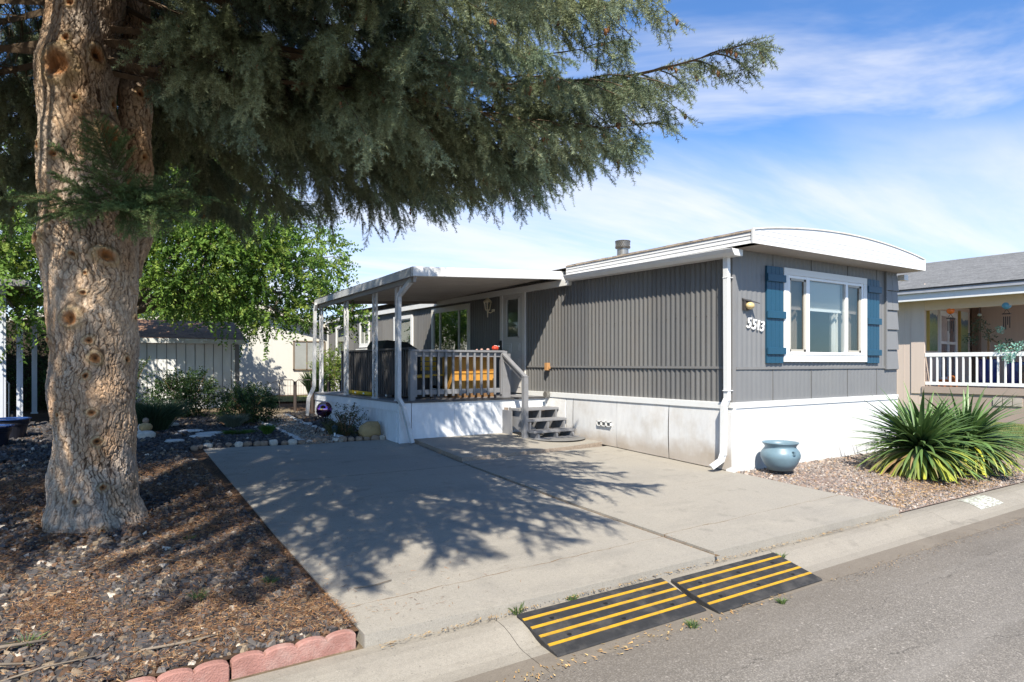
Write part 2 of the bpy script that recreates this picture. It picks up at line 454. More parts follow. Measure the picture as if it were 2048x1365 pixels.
TINT_STONE = tint_mat('stone_chips', .75, nvar=.25, bscale=120, spec=.3)
LITTER = tint_mat('needle_litter', .8)
def scatter_stones(name, pts, size, cols, wts, seed, flat=(.3, .7), zf=gz, dz=0.0, parent=None):
    rng = np.random.default_rng(seed); n = len(pts)
    base = np.array([(-1,-1,-1),(1,-1,-1),(1,1,-1),(-1,1,-1),(-.65,-.65,1),(.65,-.65,1),(.65,.65,1),(-.65,.65,1),(0,0,1.15)], np.float32)
    tri = np.array([(0,1,5),(0,5,4),(1,2,6),(1,6,5),(2,3,7),(2,7,6),(3,0,4),(3,4,7),(4,5,8),(5,6,8),(6,7,8),(7,4,8)])
    B = base[None]*(1+rng.uniform(-.38, .38, (n, 9, 3)))
    s = rng.uniform(size[0], size[1], (n, 1, 1))*np.exp(np.clip(rng.normal(0, .4, (n, 1, 1)), -.9, .62))*.5
    el = rng.uniform(.6, 1.2, (n, 1)); fl = rng.uniform(flat[0], flat[1], (n, 1))
    B = B*s*np.stack([np.ones((n, 1)), el, fl], -1)
    a = rng.uniform(0, 2*PI, n); tx = rng.normal(0, .3, n); ty = rng.normal(0, .3, n)
    B[..., 2] += B[..., 0]*tx[:, None]+B[..., 1]*ty[:, None]
    ca, sa = np.cos(a)[:, None], np.sin(a)[:, None]
    x = B[..., 0]*ca-B[..., 1]*sa; y = B[..., 0]*sa+B[..., 1]*ca
    z0 = np.array([zf(px, py) for px, py in pts])
    V = np.stack([x+pts[:, :1], y+pts[:, 1:2], B[..., 2]+z0[:, None]+dz+s[..., 0]*.15], -1).reshape(-1, 3)
    T = (tri[None]+np.arange(n)[:, None, None]*9).reshape(-1, 3)
    cols = np.array(cols); ci = rng.choice(len(cols), n, p=np.array(wts)/sum(wts))
    c = cols[ci]*rng.uniform(.6, 1.4, (n, 1))
    return tri_obj(name, V, T, TINT_STONE, parent, tint=np.repeat(np.clip(c, 0, .9), 9, 0))

def rpts(n, x0, x1, y0, y1, seed, keep=None):
    rng = np.random.default_rng(seed)
    p = np.stack([rng.uniform(x0, x1, n), rng.uniform(y0, y1, n)], -1)
    if keep is not None: p = p[np.array([keep(x, y) for x, y in p])]
    return p
DK = [(.05,.046,.048), (.078,.072,.072), (.12,.106,.096), (.21,.16,.11), (.46,.4,.33), (.12,.07,.042)]
p1 = rpts(34000, -11.5, -6.53, -2.15, 5.4, 21, lambda x, y: x < xedge(y)-.03 and (x+7.9)**2+(y-1.4)**2 > .2)
p2 = rpts(16000, -9.5, -6.53, -2.15, 0.5, 22, lambda x, y: x < xedge(y)-.03)
gv = scatter_stones('gravel', np.concatenate([p1, p2]), (.014, .036), DK, [32, 25, 16, 14, 2.6, 14], 31, dz=.0)
tag(gv, 'dark slate chips covering the ground around the spruce trunk', 'gravel', kind='stuff')
def inpath(x, y): # dry creek between two lines of cobbles
    return -4.62+.0*(y) < x < -3.75 if False else abs(x-(-4.32+.06*math.sin(y*1.3)+(y-7)*.04)) < .36
p3 = rpts(15000, -9.5, -3.25, 5.45, 10.2, 23, lambda x, y: not inpath(x, y))
gv2 = scatter_stones('gravel', p3, (.03, .055), DK, [50, 32, 8, 3, 1, 5], 32, dz=.005)
tag(gv2, 'blue black slate chips in the shaded bed behind the driveway', 'gravel', kind='stuff')
p4 = rpts(9000, -4.9, -3.6, 5.2, 9.6, 24, inpath)
gv3 = scatter_stones('gravel', p4, (.02, .04), [(.3,.24,.18), (.22,.2,.18), (.4,.35,.28), (.2,.13,.09)], [4, 3, 2, 2], 33, dz=.012)
tag(gv3, 'tan pea gravel filling the winding path between cobbles', 'gravel', kind='stuff')
p5 = rpts(42000, .03, 4.9, -2.28, -.03, 25, lambda x, y: x > (.02 if y > -.5 else .0))
gv4 = scatter_stones('pebbles', p5, (.012, .026), [(.31,.225,.18), (.27,.23,.205), (.4,.345,.3), (.19,.16,.145), (.13,.115,.11), (.36,.25,.16)], [4, 5, 3, 4, 2, 2], 34, flat=(.5, .9), zf=pz, dz=.004)
tag(gv4, 'pinkish pea gravel along the white skirting of the home', 'gravel', kind='stuff')

def litter(name, pts, seed, zf=None, ln=(.025, .06), w=.0019, cols=((.31,.15,.06), (.2,.1,.048), (.42,.26,.13), (.13,.07,.042), (.17,.09,.058)), z=.014, zr=.035):
    rng = np.random.default_rng(seed); n = len(pts)
    a = rng.uniform(0, 2*PI, n); L = rng.uniform(*ln, n)
    z0 = np.array([(zf or gz)(x, y) for x, y in pts])+z+rng.uniform(0, zr, n)
    P = np.stack([pts[:, 0], pts[:, 1], z0], -1)
    d = np.stack([np.cos(a), np.sin(a), rng.normal(0, .18, n)], -1)*L[:, None]
    s = np.stack([-np.sin(a), np.cos(a), rng.normal(0, .3, n)], -1)*w
    V = np.stack([P-s, P+s, P+d], 1).reshape(-1, 3)
    T = np.arange(3*n).reshape(-1, 3)
    cols = np.array(cols); c = cols[rng.integers(0, len(cols), n)]*rng.uniform(.6, 1.35, (n, 1))
    return tri_obj(name, V, T, LITTER, tint=np.repeat(c, 3, 0))
rng = np.random.default_rng(5)
q = rpts(240000, -10.5, -6.5, -2.17, 4.5, 41, lambda x, y: x < xedge(y)+.01)
dn = vnoise(np.stack([q[:, 0]*2.2, q[:, 1]*2.2, q[:, 0]*0], -1), 9)
near = np.clip((-q[:, 1]+.3)/2.2, 0, 1)*.85+np.clip(1-(np.array([xedge(y) for y in q[:, 1]])-q[:, 0])/.7, 0, 1)*.35
q = q[rng.uniform(0, 1, len(q)) < np.clip(dn*1.7-.72+near*.55, .07, 1)]
tag(litter('pine_needles', q, 42), 'dry orange spruce needles lying over the slate chips', 'needle litter', kind='stuff')
q2 = rpts(14000, .2, 4.8, -2.3, -.4, 43)
dd = np.clip(1-np.abs(q2[:, 1]+2.0-.1*q2[:, 0])/.55, 0, 1)*.8+np.clip(1-np.hypot(q2[:, 0]-2.3, q2[:, 1]+1.7)/1.1, 0, 1)
q2 = q2[rng.uniform(0, 1, len(q2)) < dd]
tag(litter('dead_leaves', q2, 44, pz, (.03, .07), .004, ((.5,.33,.14), (.42,.25,.1), (.32,.2,.1))), 'straw coloured leaf litter under the yucca beside the curb', 'leaf litter', kind='stuff')
# litter caught in the gutter and at the driveway lip
def rlitter(n, x0, x1, y0, y1, zf, seed, **kw):
    rng = np.random.default_rng(seed)
    pts = np.stack([rng.uniform(x0, x1, n), rng.normal((y0+y1)/2, (y1-y0)/4, n)], -1)
    o = litter('dead_leaves', pts, seed, **kw)
    me = o.data; co = np.empty(len(me.vertices)*3, np.float32); me.vertices.foreach_get('co', co); co = co.reshape(-1, 3)
    for k in range(len(pts)):
        co[3*k:3*k+3, 2] += zf-gz(*pts[k])
    me.vertices.foreach_set('co', co.ravel()); me.update()
    return o
tag(rlitter(900, -2.6, 8, -3.16, -2.98, RZ-.004, 51, ln=(.01, .035), w=.004, cols=((.2,.13,.07), (.12,.09,.06), (.3,.2,.1)), zr=.008), 'brown debris washed along the gutter past the far rubber ramp', 'debris', kind='stuff')
tag(rlitter(260, -6.3, -3.2, -3.1, -2.9, RZ+.0, 52, ln=(.012, .04), w=.005, cols=((.45,.26,.1), (.3,.2,.1), (.5,.35,.15)), zr=.006), 'crisp leaf scraps along the front of the near rubber ramp', 'debris', kind='stuff')
tag(rlitter(700, -6.5, -.1, -2.42, -2.36, -.162, 53, ln=(.01, .04), w=.004, cols=((.3,.2,.1), (.4,.27,.12), (.1,.07,.05)), zr=.01), 'dry debris in the crack between driveway and curb', 'debris', kind='stuff')

qd = rpts(5200, -6.5, -4.2, -2.2, 5.0, 61)
wd_ = np.exp(-(qd[:, 0]+6.5)/.42)*.8+.025
qd = qd[np.random.default_rng(62).uniform(0, 1, len(qd)) < wd_]
tag(litter('pine_needles', qd, 63, z=.004, zr=.004), 'stray brown spruce needles blown onto the left driveway slab', 'needle litter', kind='stuff')
qj = np.stack([-3.28+np.random.default_rng(64).normal(0, .03, 420), np.random.default_rng(65).uniform(-2.3, 4.4, 420)], -1)
qj[:, 0] += np.interp(qj[:, 1], [-2.39, -.4, 2.1, 4.6], [-.04, -.025, .11, .33])
tag(litter('pine_needles', qj, 66, z=.0, zr=.012), 'brown needles caught in the joint between the two driveway slabs', 'needle litter', kind='stuff')
# ------------------------------------------------------------------ the mobile home
HOME = thing('mobile_home', (0, 0, 0), 'long grey corrugated mobile home with white skirting, bowed white roof and blue window shutters', 'mobile home')
WZ0, WZ1 = 1.03, 3.29
def corr_wall(mb, axis, c, a0, a1, z0, z1, pitch, depth, openings=(), sub=6, m=0, out=-1):
    """corrugated sheet along an axis; the sheet's ribs stand proud by depth"""
    st = pitch/sub; n = int(round((a1-a0)/st))
    def off(t):
        s = (t/pitch) % 1.0
        dent = .0022*math.sin(t*2.1+1)+.0016*math.sin(t*5.3)+(.004 if axis == 'y' and (t % .816) < .02 else 0)
        return depth*(.5-.5*math.cos(2*PI*s))**.8+dent
    for i in range(n):
        t0 = a0+(a1-a0)*i/n; t1 = a0+(a1-a0)*(i+1)/n; tm = (t0+t1)/2
        cuts = [(z0, z1)]
        for (b0, b1, q0, q1) in openings:
            if b0 < tm < b1:
                new = []
                for (u, v) in cuts:
                    if q0 > u: new.append((u, min(q0, v)))
                    if q1 < v: new.append((max(q1, u), v))
                cuts = [x for x in new if x[1]-x[0] > .01]
        for u, v in cuts:
            p0 = c+out*off(t0); p1 = c+out*off(t1)
            if axis == 'y': mb.quad((p0, t0, u), (p0, t0, v), (p1, t1, v), (p1, t1, u), m)
            else: mb.quad((t0, p0, u), (t1, p1, u), (t1, p1, v), (t0, p0, v), m)
LEN = 18.26; WID = 4.75
side_open = [(5.36, 6.14, .95, 3.14), (7.70, 9.52, 1.85, 2.97), (10.9, 12.0, 1.55, 2.9), (14.13, 14.81, 2.25, 2.92), (16.28, 17.16, 1.93, 2.9)]
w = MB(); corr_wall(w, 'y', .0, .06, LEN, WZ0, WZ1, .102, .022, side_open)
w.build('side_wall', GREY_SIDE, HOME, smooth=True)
w = MB(); corr_wall(w, 'x', .0, .05, WID, 1.53, WZ1, .114, .008, [(1.27, 3.53, 1.72, 3.02)]); corr_wall(w, 'x', .0, .05, WID, WZ0, 1.53, .114, .0035)
w.build('front_wall', GREY_FRONT, HOME, smooth=True)
w = MB(); w.quad((WID, 0, 0), (WID, LEN, 0), (WID, LEN, WZ1), (WID, 0, WZ1)); w.quad((WID, LEN, 0), (0, LEN, 0), (0, LEN, WZ1), (WID, LEN, WZ1))
w.quad((.06, .05, 1.0), (WID, .05, 1.0), (WID, LEN, 1.0), (.06, LEN, 1.0))
w.build('back_wall', GREY_FRONT, HOME)
w = MB(); w.quad((.06, 3.6, 1.0), (WID, 3.6, 1.0), (WID, 3.6, WZ1), (.06, 3.6, WZ1)); w.quad((2.4, 3.6, 1.0), (2.4, LEN, 1.0), (2.4, LEN, WZ1), (2.4, 3.6, WZ1))
w.quad((WID-.03, 0.02, 1.02), (WID-.03, 3.6, 1.02), (WID-.03, 3.6, WZ1), (WID-.03, .02, WZ1)); w.quad((.07, .06, 1.015), (WID-.04, .06, 1.015), (WID-.04, 3.59, 1.015), (.07, 3.59, 1.015))
w.build('inner_wall', mat('room_wall', (.6,.57,.5), .8, .05), HOME)
# corner mouldings, belt rail, seams, screws
t = MB(); t.box(-.028, -.016, WZ0, .05, .058, WZ1); t.box(-.024, .05, WZ0, -.001, .16, WZ1)
t.build('corner_trim', GREY_TRIM, HOME, bevel=.004)
t = MB(); t.box(-.034, .0, 1.525, -.0, 5.25, 1.56); t.box(.05, -.022, 1.515, 4.29, .0, 1.55); t.box(4.29, -.022, 1.49, WID, 0, 1.52)
t.build('belt_rail', GREY_TRIM, HOME)
SEAM = mat('seam_dark', (.12,.12,.12), .7)
for x in (.95, 1.98, 3.06, 4.02):
    t = MB(); t.box(x, -.0115, WZ0, x+.005, -.003, 1.515); t.build('panel_seam', SEAM, HOME)
    t = MB(); t.box(x, -.0115, 3.11, x+.005, -.003, WZ1); t.build('panel_seam', SEAM, HOME)
scm = None; SCRW = mat('screw', (.08,.07,.06), .5)
for k in range(22):
    if scm is None:
        t = MB(); t.sphere((0, 0, 0), .008, 6, rr=4); o = t.build('screw_head', SCRW, HOME); scm = o.data
    else:
        o = bpy.data.objects.new('screw_head', scm); COL.objects.link(o); o.parent = HOME
    o.location = (-.026, .051+.204*k, 2.33+.01*math.sin(k*3))
# overlapping shake strip on the right edge of the gable
t = MB(); z = 1.50; k = 0
for hgt in (.36, .37, .36, .36, .3):
    z2 = min(z+hgt-.012, 3.275); y0 = -.038
    xs_ = [(4.325, 4.745)] if k < 3 else [(4.325, 4.53), (4.538, 4.745)]
    for xa, xb in xs_:
        t.add([(xa, -.044, z), (xb, -.044, z+.004), (xb, -.016, z2), (xa, -.016, z2), (xa, .0, z), (xb, .0, z), (xb, 0, z2), (xa, 0, z2)],
              [(0, 1, 2, 3), (4, 5, 1, 0), (0, 3, 7, 4), (1, 5, 6, 2), (3, 2, 6, 7)])
    z += hgt; k += 1
t.box(4.285, -.05, 1.5, 4.32, 0, 3.28)
t.build('shake_strip', GREY_FRONT, HOME)
# skirting
def skirt_side():
    b = MB(); y = .0
    rng = random.Random(4)
    n = 150; L = 4.5
    for sgm in range(int(math.ceil(L/1.22))):
        a0 = sgm*1.22; a1 = min(L, a0+1.21)
        bow = rng.uniform(.0, .022); ph = rng.uniform(0, 6)
        nn = 36; nz = 10
        idx = []
        for i in range(nn+1):
            yy = a0+(a1-a0)*i/nn; zb = gz(0, yy)+.025; row = []
            g = ((yy-a0) % .203)
            gr = .007 if (g < .012 and i not in (0, nn)) else 0
            for j in range(nz+1):
                zz = zb+(.945-zb)*j/nz; f = 1-j/nz
                row.append((-.03-bow*math.sin(PI*f)*(1.2+math.sin(yy*5+ph))-.03*f*(1-f)+gr-.012*math.sin(PI*(yy-a0)/(a1-a0))*f, yy, zz))
            idx.append(row)
        for i in range(nn):
            for j in range(nz):
                b.quad(idx[i][j], idx[i][j+1], idx[i+1][j+1], idx[i+1][j])
    return b
SKIRT_WOOD = mat('skirt_wood_white', (.62,.615,.61), .6, .08, 3, 45, .5, .006, stretch=(5,5,1.3), dirt=(.42,.36,.29), dscale=2.2, damt=.45)
m_ = SKIRT_WOOD; nt = m_.node_tree
# rain splash staining rises from the concrete (a stain in the paint, highest at the foot)
p_ = nt.nodes['Principled BSDF']; src = p_.inputs['Base Color'].links[0].from_socket
sp_ = nt.nodes.new('ShaderNodeSeparateXYZ'); nt.links.new(posn(nt), sp_.inputs[0])
hh = math_(nt, 'ADD', sp_.outputs['Z'], math_(nt, 'MULTIPLY', noise(nt, posn(nt), 3.5, 5), -.38))
nt.links.new(mix(nt, math_(nt, 'MULTIPLY', ramp(nt, hh, [(.0, 1), (.24, 0)]), .62), src, (.33,.25,.17)), p_.inputs['Base Color'])
skirt_side().build('skirting', SKIRT_WOOD, HOME)
t = MB(); t.box(-.018, 4.5, .1, 0, LEN, .945); t.build('skirting', W_DECK, HOME)
t = MB(); xs_ = [.02, 1.2, 2.42, 3.64, 4.75]
for a, b_ in zip(xs_[:-1], xs_[1:]): t.box(a+.003, -.02, -.06, b_-.003, .0, .945)
t.box(.09, -.0245, .928, 4.75, -.02, .934)
t.build('skirting', W_SKIRT, HOME)
t = MB(); t.box(-.034, -.032, -.05, .03, .1, .95); t.box(-.052, .1, .932, -.0, 5.3, 1.03); t.box(.0, -.035, .94, 4.75, 0, 1.03); t.box(-.052, -.037, .95, .0, .1, 1.03)
t.build('skirt_trim', W_TRIM, HOME, bevel=.004)
t = MB(); t.box(-.02, 12.0, .97, 0, LEN, 1.05); t.box(-.03, LEN-.1, .3, .0, LEN+.02, 3.25); t.build('skirt_trim', W_TRIM, HOME)
# floor vents in the skirting
t = MB()
for k in range(3):
    y0 = 2.56+k*.128
    t.box(-.078, y0, .47, -.05, y0+.115, .485, 0); t.box(-.078, y0, .545, -.05, y0+.115, .56, 0); t.box(-.078, y0, .47, -.05, y0+.012, .56, 0); t.box(-.078, y0+.103, .47, -.05, y0+.115, .56, 0)
    for j in range(4): t.box(-.066, y0+.01, .489+j*.015, -.05, y0+.105, .494+j*.015, 1)
t.build('skirt_vent', [W_TRIM, GALV], HOME)

# roof
def rtop(x): return 3.485+.195*max(0, math.sin(PI*(x+.15)/(WID+.25)))**.8
ROOF_M = mat('roof_coating', (.6,.57,.52), .55, .2, 3, 30, .3, dirt=(.33,.24,.15), dscale=2.5, damt=.6)
r = MB(); xs_ = np.linspace(-.165, 4.86, 40)
for a, b_ in zip(xs_[:-1], xs_[1:]):
    za, zb = rtop(a), rtop(b_)
    r.quad((a, -.46, za), (b_, -.46, zb), (b_, 3.72, zb), (a, 3.72, za))
    r.quad((max(a, -.12), 3.72, za-.03), (max(b_, -.12), 3.72, zb-.03), (b_, LEN+.25, zb-.13), (a, LEN+.25, za-.13))
r.build('roof', ROOF_M, HOME, smooth=True)
ALU = mat('white_aluminium', (.7,.7,.69), .38, .04, 3, 40, .03, dirt=(.5,.42,.32), dscale=3, damt=.3)
ALU_F = mat('white_fascia_front', (.69,.69,.68), .4, .04, 3, 40, .05, stretch=(1,1,3), dirt=(.52,.48,.42), dscale=2.5, damt=.3)
f = MB(); fs = MB()
# side fascia: three lapped strips
lv = [3.29, 3.345, 3.405, 3.462]
for k in range(3):
    f.add([(-.158-.006*(k == 0), -.45, lv[k]), (-.15, -.45, lv[k+1]), (-.15, 3.72, lv[k+1]), (-.158-.006*(k == 0), 3.72, lv[k])], [(0, 1, 2, 3)])
f.quad((-.158, 3.72, 3.29), (-.0, 3.72, 3.29), (-.0, 3.72, 3.5), (-.158, 3.72, 3.5))
f.quad((-.164, -.45, 3.29), (-.164, 3.72, 3.29), (.02, 3.72, 3.29), (.02, -.45, 3.29))
f.box(-.1, 3.72, 3.12, -.0, LEN+.1, 3.24)
f.build('side_fascia', ALU, HOME)
# front fascia: level laps below, arched top follows the bow
xs_ = np.linspace(-.165, 4.82, 60); lv = [3.29, 3.352, 3.418, 3.488, 3.56, 3.7]
for a, b_ in zip(xs_[:-1], xs_[1:]):
    for k in range(5):
        za, zb = min(lv[k+1], rtop(a)), min(lv[k+1], rtop(b_))
        if za <= lv[k]+.001 and zb <= lv[k]+.001: continue
        fs.quad((a, -.457, lv[k]), (b_, -.457, lv[k]), (b_, -.457, max(zb, lv[k])), (a, -.457, max(za, lv[k])))
        if 0 < k < 4 and min(za, zb) > lv[k]+.02: fs.quad((a, -.4595, lv[k]-.003), (b_, -.4595, lv[k]-.003), (b_, -.4595, lv[k]+.003), (a, -.4595, lv[k]+.003), 3)
    fs.quad((a, -.464, 3.29), (a, 0, 3.29), (b_, 0, 3.29), (b_, -.464, 3.29), 1)
    fs.quad((a, -.472, rtop(a)-.012), (b_, -.472, rtop(b_)-.012), (b_, -.468, rtop(b_)+.008), (a, -.468, rtop(a)+.008), 2)
fs.box(-.172, -.472, 3.287, -.14, -.44, 3.50, 0); fs.box(4.79, -.47, 3.287, 4.825, -.1, 3.49, 0); fs.quad((4.82, -.46, 3.29), (4.82, LEN, 3.29), (4.82, LEN, 3.49), (4.82, -.46, 3.49))
SOFFIT = mat('soffit_tan', (.4,.36,.33), .6, .06, 3, 40, .05, stretch=(1,10,1))
fs.build('front_fascia', [ALU_F, SOFFIT, ROOF_M, mat('fascia_seam', (.42,.42,.42), .6, .1)], HOME)
rb = MB()
rr_ = random.Random(3); yy = -.45
while yy < 3.7:
    st = rr_.uniform(.05, .12); h0 = rr_.uniform(.006, .02)
    rb.box(-.168, yy, 3.458, -.12, min(yy+st, 3.72), 3.47+h0); yy += st
rb.build('roof_edge', mat('stained_roof_edge', (.46,.38,.3), .8, .4, 9, 40, .4, dirt=(.16,.1,.06), dscale=8, damt=.8), HOME)
# gutter and downspout
g = MB()
gp = [(-.02, 3.24), (-.02, 3.15), (-.2, 3.15), (-.235, 3.19), (-.262, 3.245), (-.252, 3.25), (-.235, 3.215), (-.19, 3.165), (-.035, 3.165), (-.03, 3.24)]
def gm(y): return -.0
g.prism([(x-.02, z) for x, z in gp], lambda x, z: (x, -.2, z), lambda x, z: (x, 3.66, z+.035))
g.quad((-.04, -.201, 3.24), (-.04, -.201, 3.15), (-.22, -.201, 3.15), (-.28, -.201, 3.245)); g.quad((-.04, 3.66, 3.275), (-.28, 3.66, 3.28), (-.22, 3.66, 3.185), (-.04, 3.66, 3.185))
g.build('gutter', ALU, HOME)
g = MB(); g.box(4.83, -.1, 3.16, 4.98, .02, 3.26); g.build('gutter', ALU, HOME)
d = MB()
def rect_pipe(mb, pts, w_, d_, m=0):
    for a, b_ in zip(pts[:-1], pts[1:]): mb.beam(a, b_, w_, d_, up=(1, 0, 0) if abs(Vector(b_).z-Vector(a).z) > .02 else (0, 0, 1), m=m)
rect_pipe(d, [(-.12, .02, 3.16), (-.105, .02, 1.06)], .085, .07)
rect_pipe(d, [(-.105, .02, 1.09), (-.135, .055, .98)], .085, .07)
rect_pipe(d, [(-.135, .055, 1.0), (-.14, .062, .26)], .085, .07)
d.beam((-.14, .063, .28), (-.17, .085, .17), .084, .069, up=(0, 1, 0)); d.beam((-.163, .08, .19), (-.3, .15, .085), .084, .069, up=(0, 0, 1))
for z in (2.85, 1.2): d.box(-.16, -.03, z, -.03, .07, z+.012)
d.build('downspout', W_TRIM, HOME, bevel=.006)
# roof flue
v = MB(); c = (.98, 3.36)
v.lathe([(.115, 3.55), (.112, 3.9)], (c[0], c[1], 0), 24, 0)
v.lathe([(.145, 3.875), (.15, 3.885), (.15, 3.9), (.143, 3.9), (.143, 4.005), (.15, 4.005), (.15, 4.02), (.05, 4.04)], (c[0], c[1], 0), 24, 1)
for k in range(20):
    a = 2*PI*k/20
    for s_ in (1, -1):
        v.beam((c[0]+.147*math.cos(a), c[1]+.147*math.sin(a), 3.9), (c[0]+.147*math.cos(a+s_*.5), c[1]+.147*math.sin(a+s_*.5), 4.01), .006, .006, m=0)
v.build('roof_flue', [GALV, mat('flue_cap_dark', (.09,.08,.07), .5, .3, 20, metallic=.5)], HOME)

# windows --------------------------------------------------------------
BLIND = mat('blind_slats', (.8,.79,.76), .6, .04, 3); CURT = mat('curtain_cloth', (.6,.58,.55), .9, .2, 5, 40, .2, stretch=(8,8,.4))
VINYL = mat('white_vinyl', (.8,.8,.8), .35, .03)
win = MB()
win.box(1.18, -.05, 3.0, 3.625, -.0, 3.107); win.box(1.18, -.05, 1.63, 3.625, 0, 1.745); win.box(1.18, -.05, 1.745, 1.295, 0, 3.0); win.box(3.51, -.05, 1.745, 3.625, 0, 3.0)
win.box(1.24, -.058, 1.742, 3.56, -.048, 1.757)
wf = win.build('window', W_TRIM, HOME, bevel=.004)
fr = MB()
for a, b_ in ((1.295, 1.345), (1.79, 1.885), (2.95, 3.02), (3.46, 3.51)): fr.box(a, -.04, 1.75, b_, .02, 3.0)
fr.box(1.3, -.037, 1.747, 3.505, .018, 1.79); fr.box(1.3, -.037, 2.955, 3.505, .018, 2.998)
fr.build('frame', VINYL, wf, bevel=.003)
SASH = mat('sash_beige', (.45,.42,.36), .5, .05)
for a, b_ in ((1.36, 1.79), (3.02, 3.45)):
    scr = MB(); scr.box(a, -.03, 1.79, a+.025, .0, 2.955); scr.box(b_-.05, -.03, 1.79, b_, .0, 2.955); scr.box(a, -.03, 1.79, b_, .0, 1.83); scr.box(a, -.03, 2.92, b_, 0, 2.955)
    scr.build('sash', SASH, wf)
pn = MB(); pn.box(1.885, -.012, 1.79, 2.95, -.006, 2.955); pn.build('pane', glass_mat('front_glass', (.9,.92,.92), .03), wf)
SCRG = glass_mat('screened_glass', (.7,.68,.66), .02)
for a, b_ in ((1.385, 1.74), (3.045, 3.4)):
    pn = MB(); pn.box(a, -.012, 1.83, b_, -.006, 2.92); pn.build('pane', SCRG, wf)
bl = MB()
for k in range(22):
    z = 2.95-.02*k
    for a, b_ in ((1.34, 1.86), (1.89, 2.94), (2.97, 3.47)): bl.add([(a, .05, z), (b_, .05, z), (b_, .068, z-.018), (a, .068, z-.018)], [(0, 1, 2, 3)])
for a, b_ in ((1.34, 1.86), (1.89, 2.94), (2.97, 3.47)): bl.box(a, .05, 2.47, b_, .075, 2.51)
bl.build('blind', BLIND, wf)
cu = MB()
def curtain(mb, xa, xb, y, z0, z1):
    n_ = 60
    for i in range(n_):
        p0 = xa+(xb-xa)*i/n_; p1 = xa+(xb-xa)*(i+1)/n_
        o0 = .03*math.sin(p0*70)+.015*math.sin(p0*31); o1 = .03*math.sin(p1*70)+.015*math.sin(p1*31)
        mb.quad((p0, y+o0, z0), (p1, y+o1, z0), (p1, y+o1, z1), (p0, y+o0, z1))
for xa, xb in ((1.62, 1.9), (2.86, 3.28), (3.34, 3.6)):
    cu = MB(); curtain(cu, xa, xb, .18, 1.2, 3.0); cu.build('curtain', CURT, wf)
ch = MB()
for xx in (1.98, 2.3): ch.beam((xx, .62, 1.4), (xx+.02, .66, 2.02), .04, .04)
for zz in (1.72, 1.84, 1.96): ch.beam((1.98, .64, zz), (2.32, .64, zz), .03, .05)
ch.box(1.9, .4, 1.4, 2.42, .85, 1.45)
for xx, yy in ((1.95, .45), (2.37, .45), (1.95, .8), (2.37, .8)): ch.beam((xx, yy, 1.0), (xx, yy, 1.4), .04, .04)
cho = ch.build('chair', BLACK); tag(cho, 'dark dining chair seen through the front picture window', 'chair')
# shutters
def shutter(x0, x1):
    s_ = MB(); n_ = 4; wd = (x1-x0-.02)/n_
    for k in range(n_): s_.box(x0+.01+k*wd+.002, -.045, 1.608, x0+.01+(k+1)*wd-.002, -.012, 3.1)
    s_.box(x0+.015, -.03, 1.62, x1-.015, -.005, 3.09)
    o = s_.build('shutter', BLUE, HOME, bevel=.003)
    for za, zb in ((2.865, 2.978), (2.30, 2.412), (1.745, 1.85)):
        b = MB(); b.box(x0, -.075, za, x1+.02, -.0452, zb); b.build('batten', BLUE, o, bevel=.004)
shutter(.74, 1.178); shutter(3.632, 4.06)
# gable lamp and house number
lp = MB(); lp.box(.2, -.05, 2.40, .36, .0, 2.555, 0)
lp.add([(.19, -.04, 2.56), (.40, -.17, 2.50), (.40, -.0, 2.56), (.19, .0, 2.58), (.19, -.04, 2.545), (.40, -.17, 2.485), (.40, 0, 2.545), (.19, 0, 2.565)], [(0, 1, 2, 3), (7, 6, 5, 4), (0, 4, 5, 1), (1, 5, 6, 2), (2, 6, 7, 3), (3, 7, 4, 0)], 0)
lo = lp.build('wall_light', mat('bronze_lamp', (.05,.045,.045), .4), HOME)
lg = MB(); lg.sphere((.29, -.08, 2.46), (.075, .06, .055), 14); lg.build('lamp_glass', mat('amber_lamp_glass', (.6,.45,.22), .25, .1), lo, smooth=True)
# house number 5513
def text_mesh(body, size, extrude, shear=0.):
    cu_ = bpy.data.curves.new('house_number', 'FONT'); cu_.body = body; cu_.size = size; cu_.extrude = extrude; cu_.shear = shear; cu_.bevel_depth = .001; cu_.offset = .002
    o = bpy.data.objects.new('tmp', cu_); COL.objects.link(o)
    dg = bpy.context.evaluated_depsgraph_get(); me = bpy.data.meshes.new_from_object(o.evaluated_get(dg))
    bpy.data.objects.remove(o); return me
for ch_, x, z, rz_ in (('5', .275, 2.135, .05), ('5', .39, 2.12, -.02), ('1', .488, 2.11, 0), ('3', .588, 2.095, .03)):
    me = text_mesh(ch_, .215, .008, .28); me.materials.append(VINYL)
    o = bpy.data.objects.new('house_number', me); link(o, HOME)
    o.matrix_local = Matrix.Translation((x, -.026, z)) @ Matrix.Rotation(PI/2, 4, 'X') @ Matrix.Rotation(rz_, 4, 'Z')

